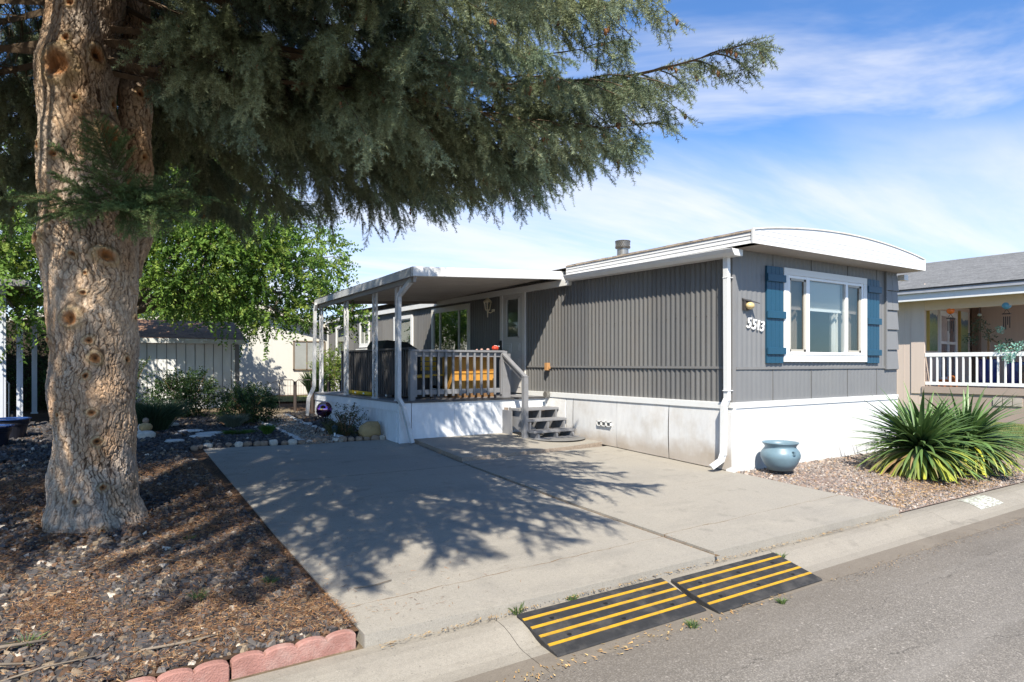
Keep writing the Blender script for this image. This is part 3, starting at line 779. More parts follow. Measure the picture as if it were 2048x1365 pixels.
# side windows / door ---------------------------------------------------
def side_window(y0, y1, z0, z1, tw, mull, glass=GLASS_DK, sill=False, blind=None, m=W_TRIM):
    b = MB(); x0, x1 = -.055, .01
    b.box(x0, y0, z1-tw, x1, y1, z1); b.box(x0, y0, z0, x1, y1, z0+tw); b.box(x0, y0, z0+tw, x1, y0+tw, z1-tw); b.box(x0, y1-tw, z0+tw, x1, y1, z1-tw)
    o = b.build('window', m, HOME, bevel=.003)
    f_ = MB()
    for q in mull: f_.box(-.045, q-.02, z0+tw, .0, q+.02, z1-tw)
    f_.box(-.04, y0+tw, z0+tw, -.005, y0+tw+.03, z1-tw); f_.box(-.04, y1-tw-.03, z0+tw, -.005, y1-tw, z1-tw); f_.box(-.04, y0+tw, z1-tw-.03, -.005, y1-tw, z1-tw)
    f_.build('frame', mat('window_frame_pale', (.55,.54,.5), .4, .03), o)
    p = MB(); p.box(-.022, y0+tw, z0+tw, -.016, y1-tw, z1-tw); p.build('pane', glass, o)
    if blind:
        q = MB(); q.box(.06, y0+tw, z0+tw, .07, y1-tw, z1-tw); q.build('blind', blind, o)
    if sill:
        q = MB(); q.box(-.17, y0-.03, z0-.14, -.01, y1+.03, z0-.11); q.box(-.06, y0, z0-.06, -.01, y1, z0); q.build('sill', W_TRIM, o)
CREAM_T = mat('cream_trim', (.58,.56,.5), .5, .05)
side_window(7.605, 9.617, 1.76, 3.065, .1, [8.15, 9.15], glass=glass_mat('mirror_glass', (.25,.28,.26), .3), m=CREAM_T)
side_window(10.82, 12.1, 1.45, 2.99, .1, [], sill=False, blind=BLIND)
side_window(14.06, 14.88, 2.2, 2.99, .07, [14.47], sill=True, blind=BLIND)
side_window(16.2, 17.24, 1.88, 2.96, .09, [], sill=True, blind=BLIND)
dr = MB(); tw = .1
dr.box(-.055, 5.255, .93, .0, 5.255+tw, 3.225); dr.box(-.055, 6.235-tw, .93, 0, 6.235, 3.225); dr.box(-.055, 5.355, 3.125, 0, 6.135, 3.225)
do = dr.build('door', mat('white_door_frame', (.66,.63,.6), .45, .05), HOME, bevel=.004)
DOORM = mat('door_paint', (.56,.54,.52), .4, .04)
dl = MB()
dl.box(-.035, 5.36, .97, .005, 6.13, 2.16); dl.box(-.035, 5.36, 3.04, .005, 6.13, 3.12); dl.box(-.035, 5.36, 2.16, .005, 5.5, 3.04); dl.box(-.035, 6.0, 2.16, .005, 6.13, 3.04)
for a, b_ in ((5.45, 5.70), (5.79, 6.04)):
    for za, zb in ((1.1, 1.75), (1.85, 2.05)):
        dl.box(-.045, a, za, -.035, b_, zb); dl.box(-.052, a+.04, za+.04, -.045, b_-.04, zb-.04)
for q in ((5.5, 2.16, 5.53, 3.04), (5.97, 2.16, 6.0, 3.04)): dl.box(-.045, q[0], q[1], -.02, q[2], q[3])
dl.box(-.045, 5.5, 2.16, -.02, 6.0, 2.19); dl.box(-.045, 5.5, 3.01, -.02, 6.0, 3.04)
dl.build('door_leaf', DOORM, do, bevel=.004)
p = MB(); p.box(-.02, 5.53, 2.19, -.015, 5.97, 3.01); p.build('pane', glass_mat('door_glass', (.6,.62,.6), .14, .06), do)
p = MB(); p.box(.05, 5.5, 2.16, .06, 6.0, 3.04); p.build('blind', BLIND, do)
p = MB(); p.box(-.075, 6.145, 1.86, -.055, 6.2, 2.12); p.tube([(-.09, 6.17, 1.9), (-.11, 6.1, 1.91), (-.11, 6.04, 1.91)], .012, 8); p.box(-.09, 6.15, 2.03, -.07, 6.195, 2.1); p.build('door_handle', BLACK, do)
# porch lantern
ln = MB(); y0 = 6.58; x0 = -.16
LANT = mat('cream_lantern', (.66,.55,.38), .45, .06)
ln.lathe([(.03, 0), (.05, .01), (.05, .05), (.03, .06)], (-.01, y0-.02, 2.79), 12, 0)
ln.tube([(-.03, y0-.02, 2.80), (-.1, y0-.02, 2.76), (x0, y0, 2.79)], .012, 8, 0)
ln.lathe([(.02, 2.80), (.05, 2.82), (.055, 2.835)], (x0, y0, 0), 10, 0)
ln.lathe([(.1, 3.0), (.1, 3.012), (.075, 3.05), (.03, 3.085), (.012, 3.11)], (x0, y0, 0), 10, 0)
for k in range(5):
    a = 2*PI*k/5+.3
    ln.beam((x0+.05*math.cos(a), y0+.05*math.sin(a), 2.83), (x0+.085*math.cos(a), y0+.085*math.sin(a), 3.0), .012, .012, m=0)
ln.lathe([(.008, 2.66), (.012, 2.72), (.02, 2.8)], (x0, y0, 0), 8, 0)
lo = ln.build('porch_light', LANT, HOME, smooth=False)
lg = MB(); lg.lathe([(.045, 2.835), (.076, 2.998)], (x0, y0, 0), 10); lg.build('lamp_glass', glass_mat('lantern_glass', (.85,.85,.8), .1, .1), lo)
# small fittings
b = MB(); b.box(-.075, 4.38, 1.5, -.03, 4.5, 1.545); b.box(-.11, 4.4, 1.47, -.03, 4.48, 1.62); b.build('hose_bracket', mat('orange_wood', (.45,.24,.1), .6), HOME)
b = MB(); b.tube([(-.13, 4.42, 1.0-.02), (-.05, 4.42, .98)], .06, 14); b.tube([(-.14, 4.42, .98), (-.12, 4.42, .98)], .066, 14); b.build('dryer_vent', GALV, HOME)

# ------------------------------------------------------------------ awning
AW = thing('porch_awning', (-3.2, 4.6, .93), 'white metal porch awning on lattice posts along the side of the mobile home', 'awning')
def sof(x, y): return 3.335+.052*x-.02*(y-3.95)
AWX, AY0, AY1 = -3.28, 3.95, 9.25
a = MB(); n = 220
SOF = mat('awning_soffit', (.5,.46,.42), .5, .05, 3, 40, .03)
prev = None
for i in range(n+1):
    y = AY0+.01+(AY1-AY0-.02)*i/n; s_ = (y/.152) % 1.0
    h = .05 if .12 < s_ < .72 else 0.
    cur = (y, h*1.0)
    if prev:
        a.quad((AWX+.02, prev[0], sof(AWX, prev[0])+prev[1]), (0, prev[0], sof(0, prev[0])+prev[1]), (0, y, sof(0, y)+h), (AWX+.02, y, sof(AWX, y)+h), 0)
    prev = cur
a.quad((AWX, AY0, sof(AWX, AY0)+.07), (0.02, AY0, sof(0, AY0)+.075), (0.02, AY1, sof(0, AY1)+.075), (AWX, AY1, sof(AWX, AY1)+.07), 1)
a.build('awning_roof', [SOF, ALU], AW)
a = MB()
a.add([(AWX, AY0, 3.075), (.0, AY0, 3.245), (.0, AY0, 3.415), (AWX, AY0, 3.243), (AWX, AY0-.025, 3.085), (.0, AY0-.025, 3.255), (.0, AY0-.025, 3.405), (AWX, AY0-.025, 3.233)],
      [(4, 5, 6, 7), (0, 4, 7, 3), (3, 7, 6, 2), (0, 1, 5, 4), (1, 2, 6, 5)])
a.build('awning_fascia', ALU_F, AW)
a = MB(); ALU_SHADED = mat('awning_fascia_shaded', (.5,.51,.52), .42, .05)  # side fascia: shade put into a greyer copy of the white metal
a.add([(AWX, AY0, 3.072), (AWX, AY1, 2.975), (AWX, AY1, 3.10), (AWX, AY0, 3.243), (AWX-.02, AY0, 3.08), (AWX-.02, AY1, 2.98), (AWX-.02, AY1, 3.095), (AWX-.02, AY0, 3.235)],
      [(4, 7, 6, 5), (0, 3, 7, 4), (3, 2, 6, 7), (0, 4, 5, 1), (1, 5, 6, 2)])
a.build('awning_fascia', ALU_SHADED, AW)
a = MB(); a.beam((AWX, AY1-.03, 3.06), (0, AY1-.03, 3.235), .04, .12); a.beam((AWX+.06, AY0+.03, 3.04), (AWX+.06, AY1, 2.95), .05, .1)
a.build('awning_beam', mat('beam_tan', (.36,.32,.29), .6, .08), AW)
POST = mat('post_white', (.58,.58,.59), .55, .12, 5, 40, .2, dirt=(.3,.28,.26), dscale=6, damt=.5)
post_mesh = None
def lattice_post():
    b = MB(); z0, z1 = .935, 3.0
    for dy in (-.085, .085): b.box(-.018, dy-.016, z0, .018, dy+.016, z1)
    k = 0; z = z0+.06
    while z < z1-.12:
        s_ = 1 if k % 2 == 0 else -1
        pts = []
        for i in range(13):
            t_ = i/12; an = -PI/2+PI*1.5*t_
            pts.append((0, s_*(.03*math.cos(an)+.012), z+.06+.05*math.sin(an)+.02*t_))
        b.tube(pts, .007, 5)
        b.tube([(0, -s_*.075, z), (0, -s_*.02, z+.05), (0, -s_*.075, z+.11)], .007, 5)
        z += .125; k += 1
    b.box(-.03, -.11, z0-.005, .03, .11, z0+.012)
    return b
lpm = None
for i, y in enumerate((4.78, 5.86, 7.46, 9.14)):
    if lpm is None:
        o = lattice_post().build('post', POST, AW); lpm = o.data
    else:
        o = bpy.data.objects.new('post', lpm); COL.objects.link(o); o.parent = AW
    o.location = Vector((-3.17, y, sof(-3.2, y)-3.08-.0)) - AW.location
    o.scale = (1, 1, 1)
    o.location.z = -AW.location.z + 0
for pts in ([(-3.2, 4.0, 3.1), (-3.24, 4.3, 2.93), (-3.27, 4.52, 2.8), (-3.27, 4.55, 1.0), (-3.2, 4.5, .85), (-3.05, 4.44, .2)],
            [(-3.3, 9.1, 3.0), (-3.3, 9.2, 2.85), (-3.3, 9.27, 1.05), (-3.42, 9.3, .8), (-3.44, 9.35, .36)]):
    b = MB(); rect_pipe(b, pts, .085, .065); b.build('downspout', POST, AW, bevel=.005)

# ------------------------------------------------------------------ deck
DK_ = thing('porch_deck', (-1.6, 6.9, .2), 'raised porch deck with white skirting and grey picket railing', 'deck')
DX0, DX1, DY0, DY1, DZ = -3.25, -.03, 4.6, 9.42, .93
b = MB(); y = DY0
while y < DY1: b.box(DX0-.02, y+.003, DZ-.03, DX1, min(y+.14, DY1)-.003, DZ); y += .143
b.build('deck_floor', WOOD_GREY, DK_)
b = MB()
n = 60
for i in range(n):
    ya = 4.72+(DY1-4.72)*i/n; yb = 4.72+(DY1-4.72)*(i+1)/n
    b.box(-3.225-(.008 if i % 1 == 0 else 0), ya+.004, gz(0, ya)-.05, -3.2, yb-.004, .76)
b.box(-3.218, 4.65, .0, -3.2, DY1, .76)
b.box(-3.25, 4.62, .755, -3.2, DY1, .895); b.box(-3.252, 4.66, .75, -3.24, DY1, .757)
b.build('skirt_panel', W_DECK, DK_)
for xa, xb in ((-2.98, -2.105), (-2.1, -1.285), (-1.28, -.02)):
    b = MB(); b.box(xa, 4.615, .1, xb, 4.64, .9); b.build('skirt_panel', W_DECK, DK_)
b = MB(); b.box(-3.2, 9.38, .2, -.05, 9.42, .9); b.build('skirt_panel', W_DECK, DK_)
b = MB(); b.box(-3.23, 4.6, .12, -3.0, 4.64, .9); b.build('corner_board', W_DECK, DK_)
b = MB(); b.box(-3.27, 4.585, .895, -.02, 4.62, .935); b.build('deck_edge', WOOD_DARK, DK_)
def railing(name, p, q, zt, n_bal, mat_rail, mat_bal, face, post_at=()):
    """p,q (x,y) ends; balusters on the outer face"""
    r_ = MB(); P = Vector((p[0], p[1], 0)); Q = Vector((q[0], q[1], 0)); d_ = (Q-P).normalized(); nrm = Vector(face)
    up = Vector((0, 0, 1))
    r_.beam(P+up*(zt-.02), Q+up*(zt-.02), .14, .04)
    r_.beam(P+up*(zt-.085), Q+up*(zt-.085), .035, .09); r_.beam(P+up*1.08, Q+up*1.08, .035, .09)
    o = r_.build('railing', mat_rail, DK_, bevel=.004)
    bm_ = None
    for i in range(n_bal):
        c = P+(Q-P)*((i+.6)/n_bal)+nrm*.038
        if bm_ is None:
            b_ = MB(); b_.beam((0, 0, 1.0), (0, 0, zt-.045), .04, .04, up=nrm); bm = b_.build('baluster', mat_bal, o, bevel=.003); bm_ = bm.data
        else:
            bm = bpy.data.objects.new('baluster', bm_); COL.objects.link(bm); bm.parent = o
            bm.modifiers.new('bevel', 'BEVEL').width = .003
        bm.location = c-DK_.location
        if o.location.length: bm.location = Vector(c)-(DK_.location+o.location)
    return o
railing('railing', (-2.98, 4.68), (-.98, 4.68), 1.86, 13, WOOD_GREY, WOOD_GREY, (0, -1, 0))
railing('railing', (-2.78, 8.72), (-2.9, 4.78), 1.90, 36, WOOD_DARK, WOOD_DARK, (-1, 0, 0))
for q in ((-3.0, 4.625, .93, -2.9, 4.725, 1.83), (-1.04, 4.6, .93, -.93, 4.72, 1.85), (-.925, 4.62, .93, -.84, 4.86, 1.80), (-2.83, 8.66, .93, -2.74, 8.75, 1.86)):
    b = MB(); b.box(*q); b.build('rail_post', WOOD_GREY, DK_, bevel=.004)

# steps
ST = thing('porch_steps', (-.5, 4.0, .2), 'open grey wooden steps with handrail leading up to the porch', 'steps')
for zt, y0_, y1_ in ((.745, 4.06, 4.36), (.555, 3.81, 4.09), (.365, 3.56, 3.84)):
    b = MB(); b.box(-1.02, y0_, zt-.045, -.07, y1_, zt); b.build('tread', WOOD_GREY, ST, bevel=.005)
for x in (-.94, -.52, -.13):
    b = MB()
    poly = [(4.5, .75), (4.5, .45), (3.75, .17), (3.5, .17), (3.54, .31), (3.82, .32), (3.8, .5), (4.08, .51), (4.06, .7), (4.36, .705)]
    b.prism(poly, lambda y, z: (x-.02, y, z), lambda y, z: (x+.02, y, z)); b.build('stringer', WOOD_GREY, ST)
b = MB(); b.box(-1.02, 3.45, .205, -.05, 3.6, .235); b.build('sole_plate', WOOD_GREY, ST)
b = MB(); b.box(-1.04, 4.3, .18, -1.01, 4.61, .70); b.build('side_panel', WOOD_GREY, ST)
b = MB(); b.box(-1.08, 3.80, .19, -.985, 3.895, 1.355); b.box(-1.085, 3.795, 1.355, -.98, 3.9, 1.37); b.build('newel_post', WOOD_GREY, ST, bevel=.004)
b = MB(); b.beam((-1.0, 4.66, 1.81), (-1.03, 3.83, 1.35), .09, .04); b.beam((-1.0, 4.66, 1.745), (-1.03, 3.83, 1.285), .04, .09); b.build('handrail', WOOD_GREY, ST, bevel=.004)
b = MB(); b.beam((-1.0, 4.62, .18), (-.95, 4.62, .74), .04, .09); b.box(-.99, 4.42, .5, -.1, 4.46, .70); b.build('riser_board', mat('bare_tread_wood', (.3,.24,.2), .7, .2, 6, 60, .2), ST)
# round mat under the steps
b = MB(); b.lathe([(.54, .0), (.545, .008), (.53, .016), (.05, .017)], (-.5, 3.58, gz(0, 3.58)+.064), 40)
o = b.build('door_mat', mat('grey_coir', (.16,.155,.15), .95, .3, 60, 120, .6)); tag(o, 'round dark grey mat on the concrete pad below the porch steps', 'mat')
# ------------------------------------------------------------------ things on the porch
WOODO = mat('honey_wood', (.55,.27,.055), .45, .2, 4, 50, .1, stretch=(3,3,.5))
YEL = mat('mustard_paint', (.5,.31,.03), .45, .1)
cab = thing('storage_cabinet', (-1.3, 5.35, .93), 'honey coloured wooden cabinet behind the porch railing', 'cabinet')
b = MB()
for k in range(7): b.box(-1.80+k*.135, 5.2, 1.02, -1.80+(k+1)*.135-.006, 5.225, 1.40)
b.box(-1.80, 5.225, 1.02, -.85, 5.6, 1.74)
b.build('cabinet_body', WOODO, cab, bevel=.003)
b = MB(); b.box(-1.82, 5.185, 1.405, -.84, 5.215, 1.45); b.box(-1.8, 5.205, 1.46, -.855, 5.224, 1.66); b.build('front_panel', WOODO, cab, bevel=.003)
b = MB(); b.box(-1.83, 5.17, 1.74, -.83, 5.63, 1.775); b.build('cabinet_top', WOODO, cab, bevel=.004)
b = MB(); b.box(-1.82, 5.21, .93, -.86, 5.58, 1.02); b.build('plinth', BROWN, cab)
b = MB(); b.box(-1.84, 5.19, 1.0, -1.795, 5.6, 1.74); b.box(-.87, 5.19, 1.0, -.83, 5.6, 1.74); b.build('end_post', WOODO, cab, bevel=.003)
chair = thing('patio_chair', (-2.0, 5.7, .93), 'mustard yellow metal patio chair beside the wooden cabinet', 'chair')
b = MB(); b.box(-2.2, 5.5, 1.36, -1.78, 5.92, 1.39); b.build('seat', YEL, chair, bevel=.004)
b = MB()
for z in (1.46, 1.56, 1.66): b.box(-2.18, 5.92, z, -1.8, 5.94, z+.08)
b.build('backrest', YEL, chair, bevel=.004)
for x, y in ((-2.18, 5.52), (-1.8, 5.52), (-2.18, 5.92), (-1.8, 5.92)):
    b = MB(); b.tube([(x, y, .935), (x, y, 1.37 if y < 5.7 else 1.78)], .014, 8); b.build('leg', BLACK, chair)
tb = thing('patio_table', (-2.5, 5.6, .93), 'low dark patio table with a yellow top near the front porch post', 'table')
b = MB(); b.box(-2.72, 5.2, 1.33, -2.26, 6.1, 1.38); b.build('table_top', YEL, tb, bevel=.004)
b = MB(); b.box(-2.7, 5.3, .95, -2.3, 6.0, 1.32); b.build('under_table_box', BLACK, tb)  # black box filling the space under the table top
for x, y in ((-2.7, 5.22), (-2.28, 5.22), (-2.7, 6.08), (-2.28, 6.08)):
    b = MB(); b.box(x-.02, y-.02, .93, x+.02, y+.02, 1.33); b.build('leg', BLACK, tb)
gr = thing('barbecue', (-1.75, 8.2, .93), 'barbecue under a black cover showing above the porch railing', 'barbecue')
b = MB(); COVER = mat('black_tarp', (.014,.014,.015), .6, .3, 6, 20, .5, .01)
b.prism([(-2.2, .95), (-1.2, .95), (-1.22, 1.72), (-1.35, 1.95), (-1.6, 2.1), (-2.12, 2.14), (-2.2, 2.0)], lambda x, z: (x, 7.75, z-.12*0), lambda x, z: (x, 8.75, z))
b.build('cover', COVER, gr, bevel=.03)
for x in (-2.1, -1.3):
    b = MB(); b.tube([(x, 7.9, .975), (x+.06, 7.9, .975)], .045, 12); b.build('wheel', BLACK, gr)
tr = MB(); tr.box(-2.95, 6.6, .935, -2.83, 7.95, .95); tr.box(-2.96, 6.6, .935, -2.945, 7.95, 1.02); tr.box(-2.84, 6.6, .935, -2.825, 7.95, 1.02); tr.box(-2.96, 6.585, .935, -2.825, 6.6, 1.02); tr.box(-2.96, 7.95, .935, -2.825, 7.965, 1.02)
tag(tr.build('storage_tray', mat('yellow_plastic', (.5,.34,.0), .35, .05), bevel=.004), 'long shallow yellow plastic tray on the porch floor beside the dark side railing', 'tray')
sl = thing('string_lights', (-3.0, 6.5, .95), 'string of small white bulbs lying along the foot of the side railing', 'string lights')
pts = [(-3.0+.03*math.sin(k*1.7), 5.0+.18*k, .955+.006*math.sin(k)) for k in range(19)]
b = MB(); b.tube(pts, .006, 5); b.build('cord', BLACK, sl)
for k in (1, 4, 7, 10, 13, 16):
    b = MB(); b.sphere((pts[k][0]-.01, pts[k][1], .985), .022, 10, rr=6); b.build('bulb', mat('white_bulb', (.85,.84,.8), .2, .02), sl, smooth=True)
b = MB(); b.sphere((-1.16, 4.68, 1.905), (.075, .06, .055), 18); b.sphere((-1.2, 4.63, 1.9), (.03, .03, .03), 10)
for k in range(4): b.sphere((-1.2+.05*k*.7, 4.63+.02*math.sin(k*3), 1.945+.006*math.cos(k)), .009, 6, 1, 4)
o = b.build('garden_ornament', [mat('red_ornament_paint', (.55,.06,.03), .35, .1), VINYL], smooth=True); tag(o, 'shiny red round ornament sitting on the porch rail near the door', 'ornament')
for x, sz in ((-1.33, .035), (-1.47, .03), (-1.58, .022)):
    b = MB(); b.sphere((x, 4.68, 1.86+sz*.5), (sz, sz*.8, sz*.55), 12, rr=6); o = b.build('painted_pebble', mat('pink_pebble', (.55,.33,.28), .6, .1), smooth=True)
    tag(o, 'small pale pink pebble lying on the porch rail beside the red ornament', 'pebble', 'pebbles on the porch rail')

# ------------------------------------------------------------------ rubber curb ramps
RUB = mat('black_rubber', (.024,.024,.025), .8, .3, 10, 90, .4, dirt=(.1,.09,.08), dscale=5, damt=.5)
_nt = RUB.node_tree; _w = _nt.nodes.new('ShaderNodeTexWave'); _w.inputs['Scale'].default_value = 28; _w.bands_direction = 'X'; _nt.links.new(posn(_nt), _w.inputs['Vector'])
bump(_nt, _nt.nodes['Principled BSDF'], _w.outputs['Fac'], .35, .004)
RYEL = mat('yellow_stripe_tape', (.48,.27,.014), .65, .18, 12, 60, .15, dirt=(.16,.12,.06), dscale=9, damt=.65)
def ramp_obj(label, x0, x1, y0, y1, zb, zf_):
    o = thing('curb_ramp', ((x0+x1)/2, (y0+y1)/2, RZ), label, 'curb ramp', 'rubber ramps at the curb')
    b = MB(); sec = [(y1, zb), (y1, zb-.035), (y1-.13, zb-.11), (y1-.26, zf_-.03), (y0+.06, zf_-.012), (y0, zf_+.008), (y0+.012, zf_+.02)]
    b.prism(sec, lambda y, z: (x0, y, z), lambda y, z: (x1, y, z)); b.build('ramp_body', RUB, o, bevel=.004)
    dy = (y1-y0-.012); nz = Vector((0, -(zb-zf_-.02), dy)).normalized(); nz = Vector((0, -(zb-zf_-.02)/dy*0, 1))
    sl_ = (zb-(zf_+.02))/dy
    for f in (.16, .37, .58, .79):
        yc = y1-dy*f; w2 = .0115
        b = MB(); za = zb-sl_*(y1-yc)
        b.add([(x0+.006, yc-w2, za-sl_*w2+.0035), (x1-.006, yc-w2, za-sl_*w2+.0035), (x1-.006, yc+w2, za+sl_*w2+.0035), (x0+.006, yc+w2, za+sl_*w2+.0035),
               (x0+.006, yc-w2, za-sl_*w2-.003), (x1-.006, yc-w2, za-sl_*w2-.003), (x1-.006, yc+w2, za+sl_*w2-.003), (x0+.006, yc+w2, za+sl_*w2-.003)],
              [(0, 1, 2, 3), (0, 4, 5, 1), (1, 5, 6, 2), (2, 6, 7, 3), (3, 7, 4, 0)])
        b.build('yellow_stripe', RYEL, o)
    BH = mat('bolt_shadow', (.006,.006,.006), .9, .1)
    for fx in (.15, .5, .85):
        for f in (.265, .69):
            b = MB(); yc = y1-dy*f; xc = x0+(x1-x0)*fx; b.lathe([(.018, -.002), (.018, .0022), (.011, .0024)], (xc, yc, zb-sl_*(y1-yc)), 12)
            b.build('bolt_hole', BH, o)
    return o
ramp_obj('black rubber ramp with yellow stripes, the one beside the red scalloped edging', -5.5, -4.07, -2.9, -2.43, -.148, -.283)
ramp_obj('black rubber ramp with yellow stripes, the one beyond the other, on the yucca side', -4.03, -2.66, -2.985, -2.5, -.15, -.286)

# ------------------------------------------------------------------ red scalloped edging
RED = mat('red_concrete', (.33,.165,.135), .9, .22, 7, 90, .8, .008, dirt=(.43,.3,.26), dscale=6, damt=.7)
def edging(label, x0, x1, y, n, ang=0.):
    w_ = x1-x0; b = MB(); base = -.215; poly = [(x0, base), (x1, base)]
    top = -.095; lob = w_/n
    for k in range(n):
        cx = x1-lob*(k+.5)
        for i in range(9):
            a = PI*i/8; poly.append((cx+lob*.5*math.cos(a), top+.032*math.sin(a)))
    b.prism(poly, lambda x, z: (x, y-.03, z), lambda x, z: (x, y+.03, z))
    o = b.build('edging_block', RED, bevel=.007); tag(o, label, 'edging block', 'red scalloped edging')
    return o
edging('longer red scalloped edging block ending at the driveway corner', -7.33, -6.6, -2.235, 4)
edging('red scalloped edging block second from the driveway corner', -8.06, -7.345, -2.25, 4)
edging('red scalloped edging block farthest from the driveway', -8.79, -8.075, -2.25, 4)

# ------------------------------------------------------------------ ceramic pot by the wall
pot = thing('ceramic_pot', (.53, -.42, 0), 'empty blue grey glazed pot on a low metal stand against the white skirting', 'pot')
GLZ = mat('blue_glaze', (.14,.215,.26), .42, .12, 7, 40, .06, dirt=(.1,.16,.2), dscale=5, damt=.4, spec=.5)
b = MB(); b.lathe([(.13, .05), (.17, .055), (.235, .15), (.272, .235), (.277, .275), (.262, .325), (.225, .372), (.213, .392), (.222, .412), (.252, .446), (.258, .455), (.25, .46), (.232, .45), (.2, .4), (.235, .3), (.22, .15), (.1, .08)], (.53, -.42, .0), 40)
b.build('pot_body', GLZ, pot, smooth=True)
b = MB(); b.lathe([(.019, 0), (.02, .012)], (0, 0, 0), 10)
b = MB(); b.box(.445, -.71, .30, .475, -.68, .35); b.box(.435, -.70, .345, .485, -.67, .355); b.box(.435, -.70, .295, .475, -.67, .303); b.build('emblem', GLZ, pot, bevel=.004)
b = MB()
for k in range(4):
    a = PI/4+PI/2*k; b.beam((.53+.14*math.cos(a), -.42+.14*math.sin(a), .0), (.53+.15*math.cos(a), -.42+.15*math.sin(a), .05), .012, .012)
b.lathe([(.15, .042), (.155, .05), (.15, .054)], (.53, -.42, 0), 24)
b.build('pot_stand', BLACK, pot)

# ------------------------------------------------------------------ garden ornaments
gb = thing('gazing_ball', (-4.07, 6.15, .25), 'iridescent purple gazing ball on a black wrought iron stand by the porch', 'gazing ball')
m, nt, n_, l, p = nodes_of('iridescent_glass')
lw_ = nt.nodes.new('ShaderNodeLayerWeight'); lw_.inputs['Blend'].default_value = .5
l.new(ramp(nt, noise(nt, posn(nt), 9, 3), [(.35, (.55,.08,.4)), (.5, (.3,.16,.4)), (.65, (.55,.3,.1)), (.75, (.08,.3,.2))]), p.inputs['Base Color'])
p.inputs['Metallic'].default_value = 1; p.inputs['Roughness'].default_value = .06
b = MB(); b.sphere((-4.07, 6.15, .735), .148, 32, rr=20); b.build('ball', m, gb, smooth=True)
b = MB()
for k in range(3):
    a = 2*PI*k/3+.5; c_, s_ = math.cos(a), math.sin(a)
    b.tube([(-4.07+.18*c_, 6.15+.18*s_, .25), (-4.07+.14*c_, 6.15+.14*s_, .38), (-4.07+.03*c_, 6.15+.03*s_, .5), (-4.07+.10*c_, 6.15+.10*s_, .6), (-4.07+.15*c_, 6.15+.15*s_, .70)], .011, 7)
b.lathe([(.05, .48), (.05, .5)], (-4.07, 6.15, 0), 14)
b.build('stand', BLACK, gb)
so = thing('solar_light', (-4.02, 5.7, .23), 'small solar path light with a white stake in front of the gazing ball', 'garden light')
b = MB(); b.tube([(-4.02, 5.7, .2), (-4.02, 5.7, .33)], .017, 8); b.build('stake', VINYL, so)
b = MB(); b.lathe([(.03, .33), (.045, .36), (.055, .43), (.06, .44), (.02, .47)], (-4.02, 5.7, 0), 14); b.build('lamp_head', mat('teal_black_plastic', (.03,.05,.05), .4), so)
def rock(name, c, r, seed, m, sub=14, amp=.25):
    b = MB(); b.sphere((0, 0, 0), 1., 22, rr=sub); V = np.array(b.V)
    q = V*1.3+seed*7.3
    d = 1+amp*(vnoise(q, seed)-.5)*2+amp*.4*(vnoise(q*3, seed+1)-.5)
    # blocky: pull towards a superellipsoid
    V2 = np.sign(V)*np.abs(V)**.72
    V = V2/np.maximum(np.linalg.norm(V2, axis=1, keepdims=True)**.45, .1)*d[:, None]
    V = V*np.array(r)+np.array(c)
    b.V = [tuple(v) for v in V]
    return b.build(name, m, smooth=True)
SAND = mat('golden_sandstone', (.42,.28,.13), .85, .3, 5, 40, .6, .01, dirt=(.2,.13,.07), dscale=5, damt=.6)
o = rock('boulder', (-3.47, 5.37, .36), (.2, .17, .19), 3, SAND); o.rotation_euler = (0, 0, 0)
tag(o, 'golden sandstone boulder against the white porch skirting', 'boulder')
PALE = mat('pale_cobble', (.5,.44,.37), .8, .25, 9, 50, .3); TANC = mat('tan_cobble', (.27,.19,.135), .85, .35, 9, 50, .4); WHC = mat('white_cobble', (.46,.44,.42), .85, .25, 9, 50, .3)
rg = random.Random(12)
# cobbles along the back edge of the driveway
edge = [(-6.42, 5.42), (-6.25, 5.58), (-5.6, 5.47), (-4.8, 5.33), (-4.0, 5.28), (-3.34, 5.23), (-3.2, 5.12)]
def along(poly, step, jit):
    out = []; carry = 0
    for (xa, ya), (xb, yb) in zip(poly[:-1], poly[1:]):
        L = math.hypot(xb-xa, yb-ya); t = carry
        while t < L:
            out.append((xa+(xb-xa)*t/L+rg.uniform(-jit, jit), ya+(yb-ya)*t/L+rg.uniform(-jit, jit))); t += step*rg.uniform(.85, 1.2)
        carry = t-L
    return out
for k, (x, y) in enumerate(along(edge, .145, .015)):
    pale = rg.random() < .33; s_ = rg.uniform(.055, .085)
    o = rock('border_stone', (x, y, gz(0, y)+s_*.35), (s_*1.05, s_*.85, s_*.8), 20+k, PALE if pale else TANC, 8, .15)
    tag(o, 'pale cream cobble in the row along the back edge of the driveway' if pale else 'brown tan cobble in the row along the back edge of the driveway', 'cobble', 'cobbles edging the driveway')
for side, cx, grp in ((-1, -.38, 'left'), (1, .38, 'right')):
    poly = [(-4.32+.06*math.sin(y*1.3)+(y-7)*.04+cx, y) for y in np.arange(5.5, 9.4, .3)]
    for k, (x, y) in enumerate(along(poly, .12, .025)):
        s_ = rg.uniform(.03, .062)
        o = rock('path_stone', (x, y, gz(0, y)+s_*.4), (s_*1.1, s_, s_*.8), 60+k+(50 if side > 0 else 0), WHC, 8, .2)
        tag(o, 'small grey white cobble lining the pea gravel path on the %s' % ('side away from the porch' if side < 0 else 'porch side'), 'cobble', 'cobbles lining the gravel path, '+('outer side' if side < 0 else 'porch side'))
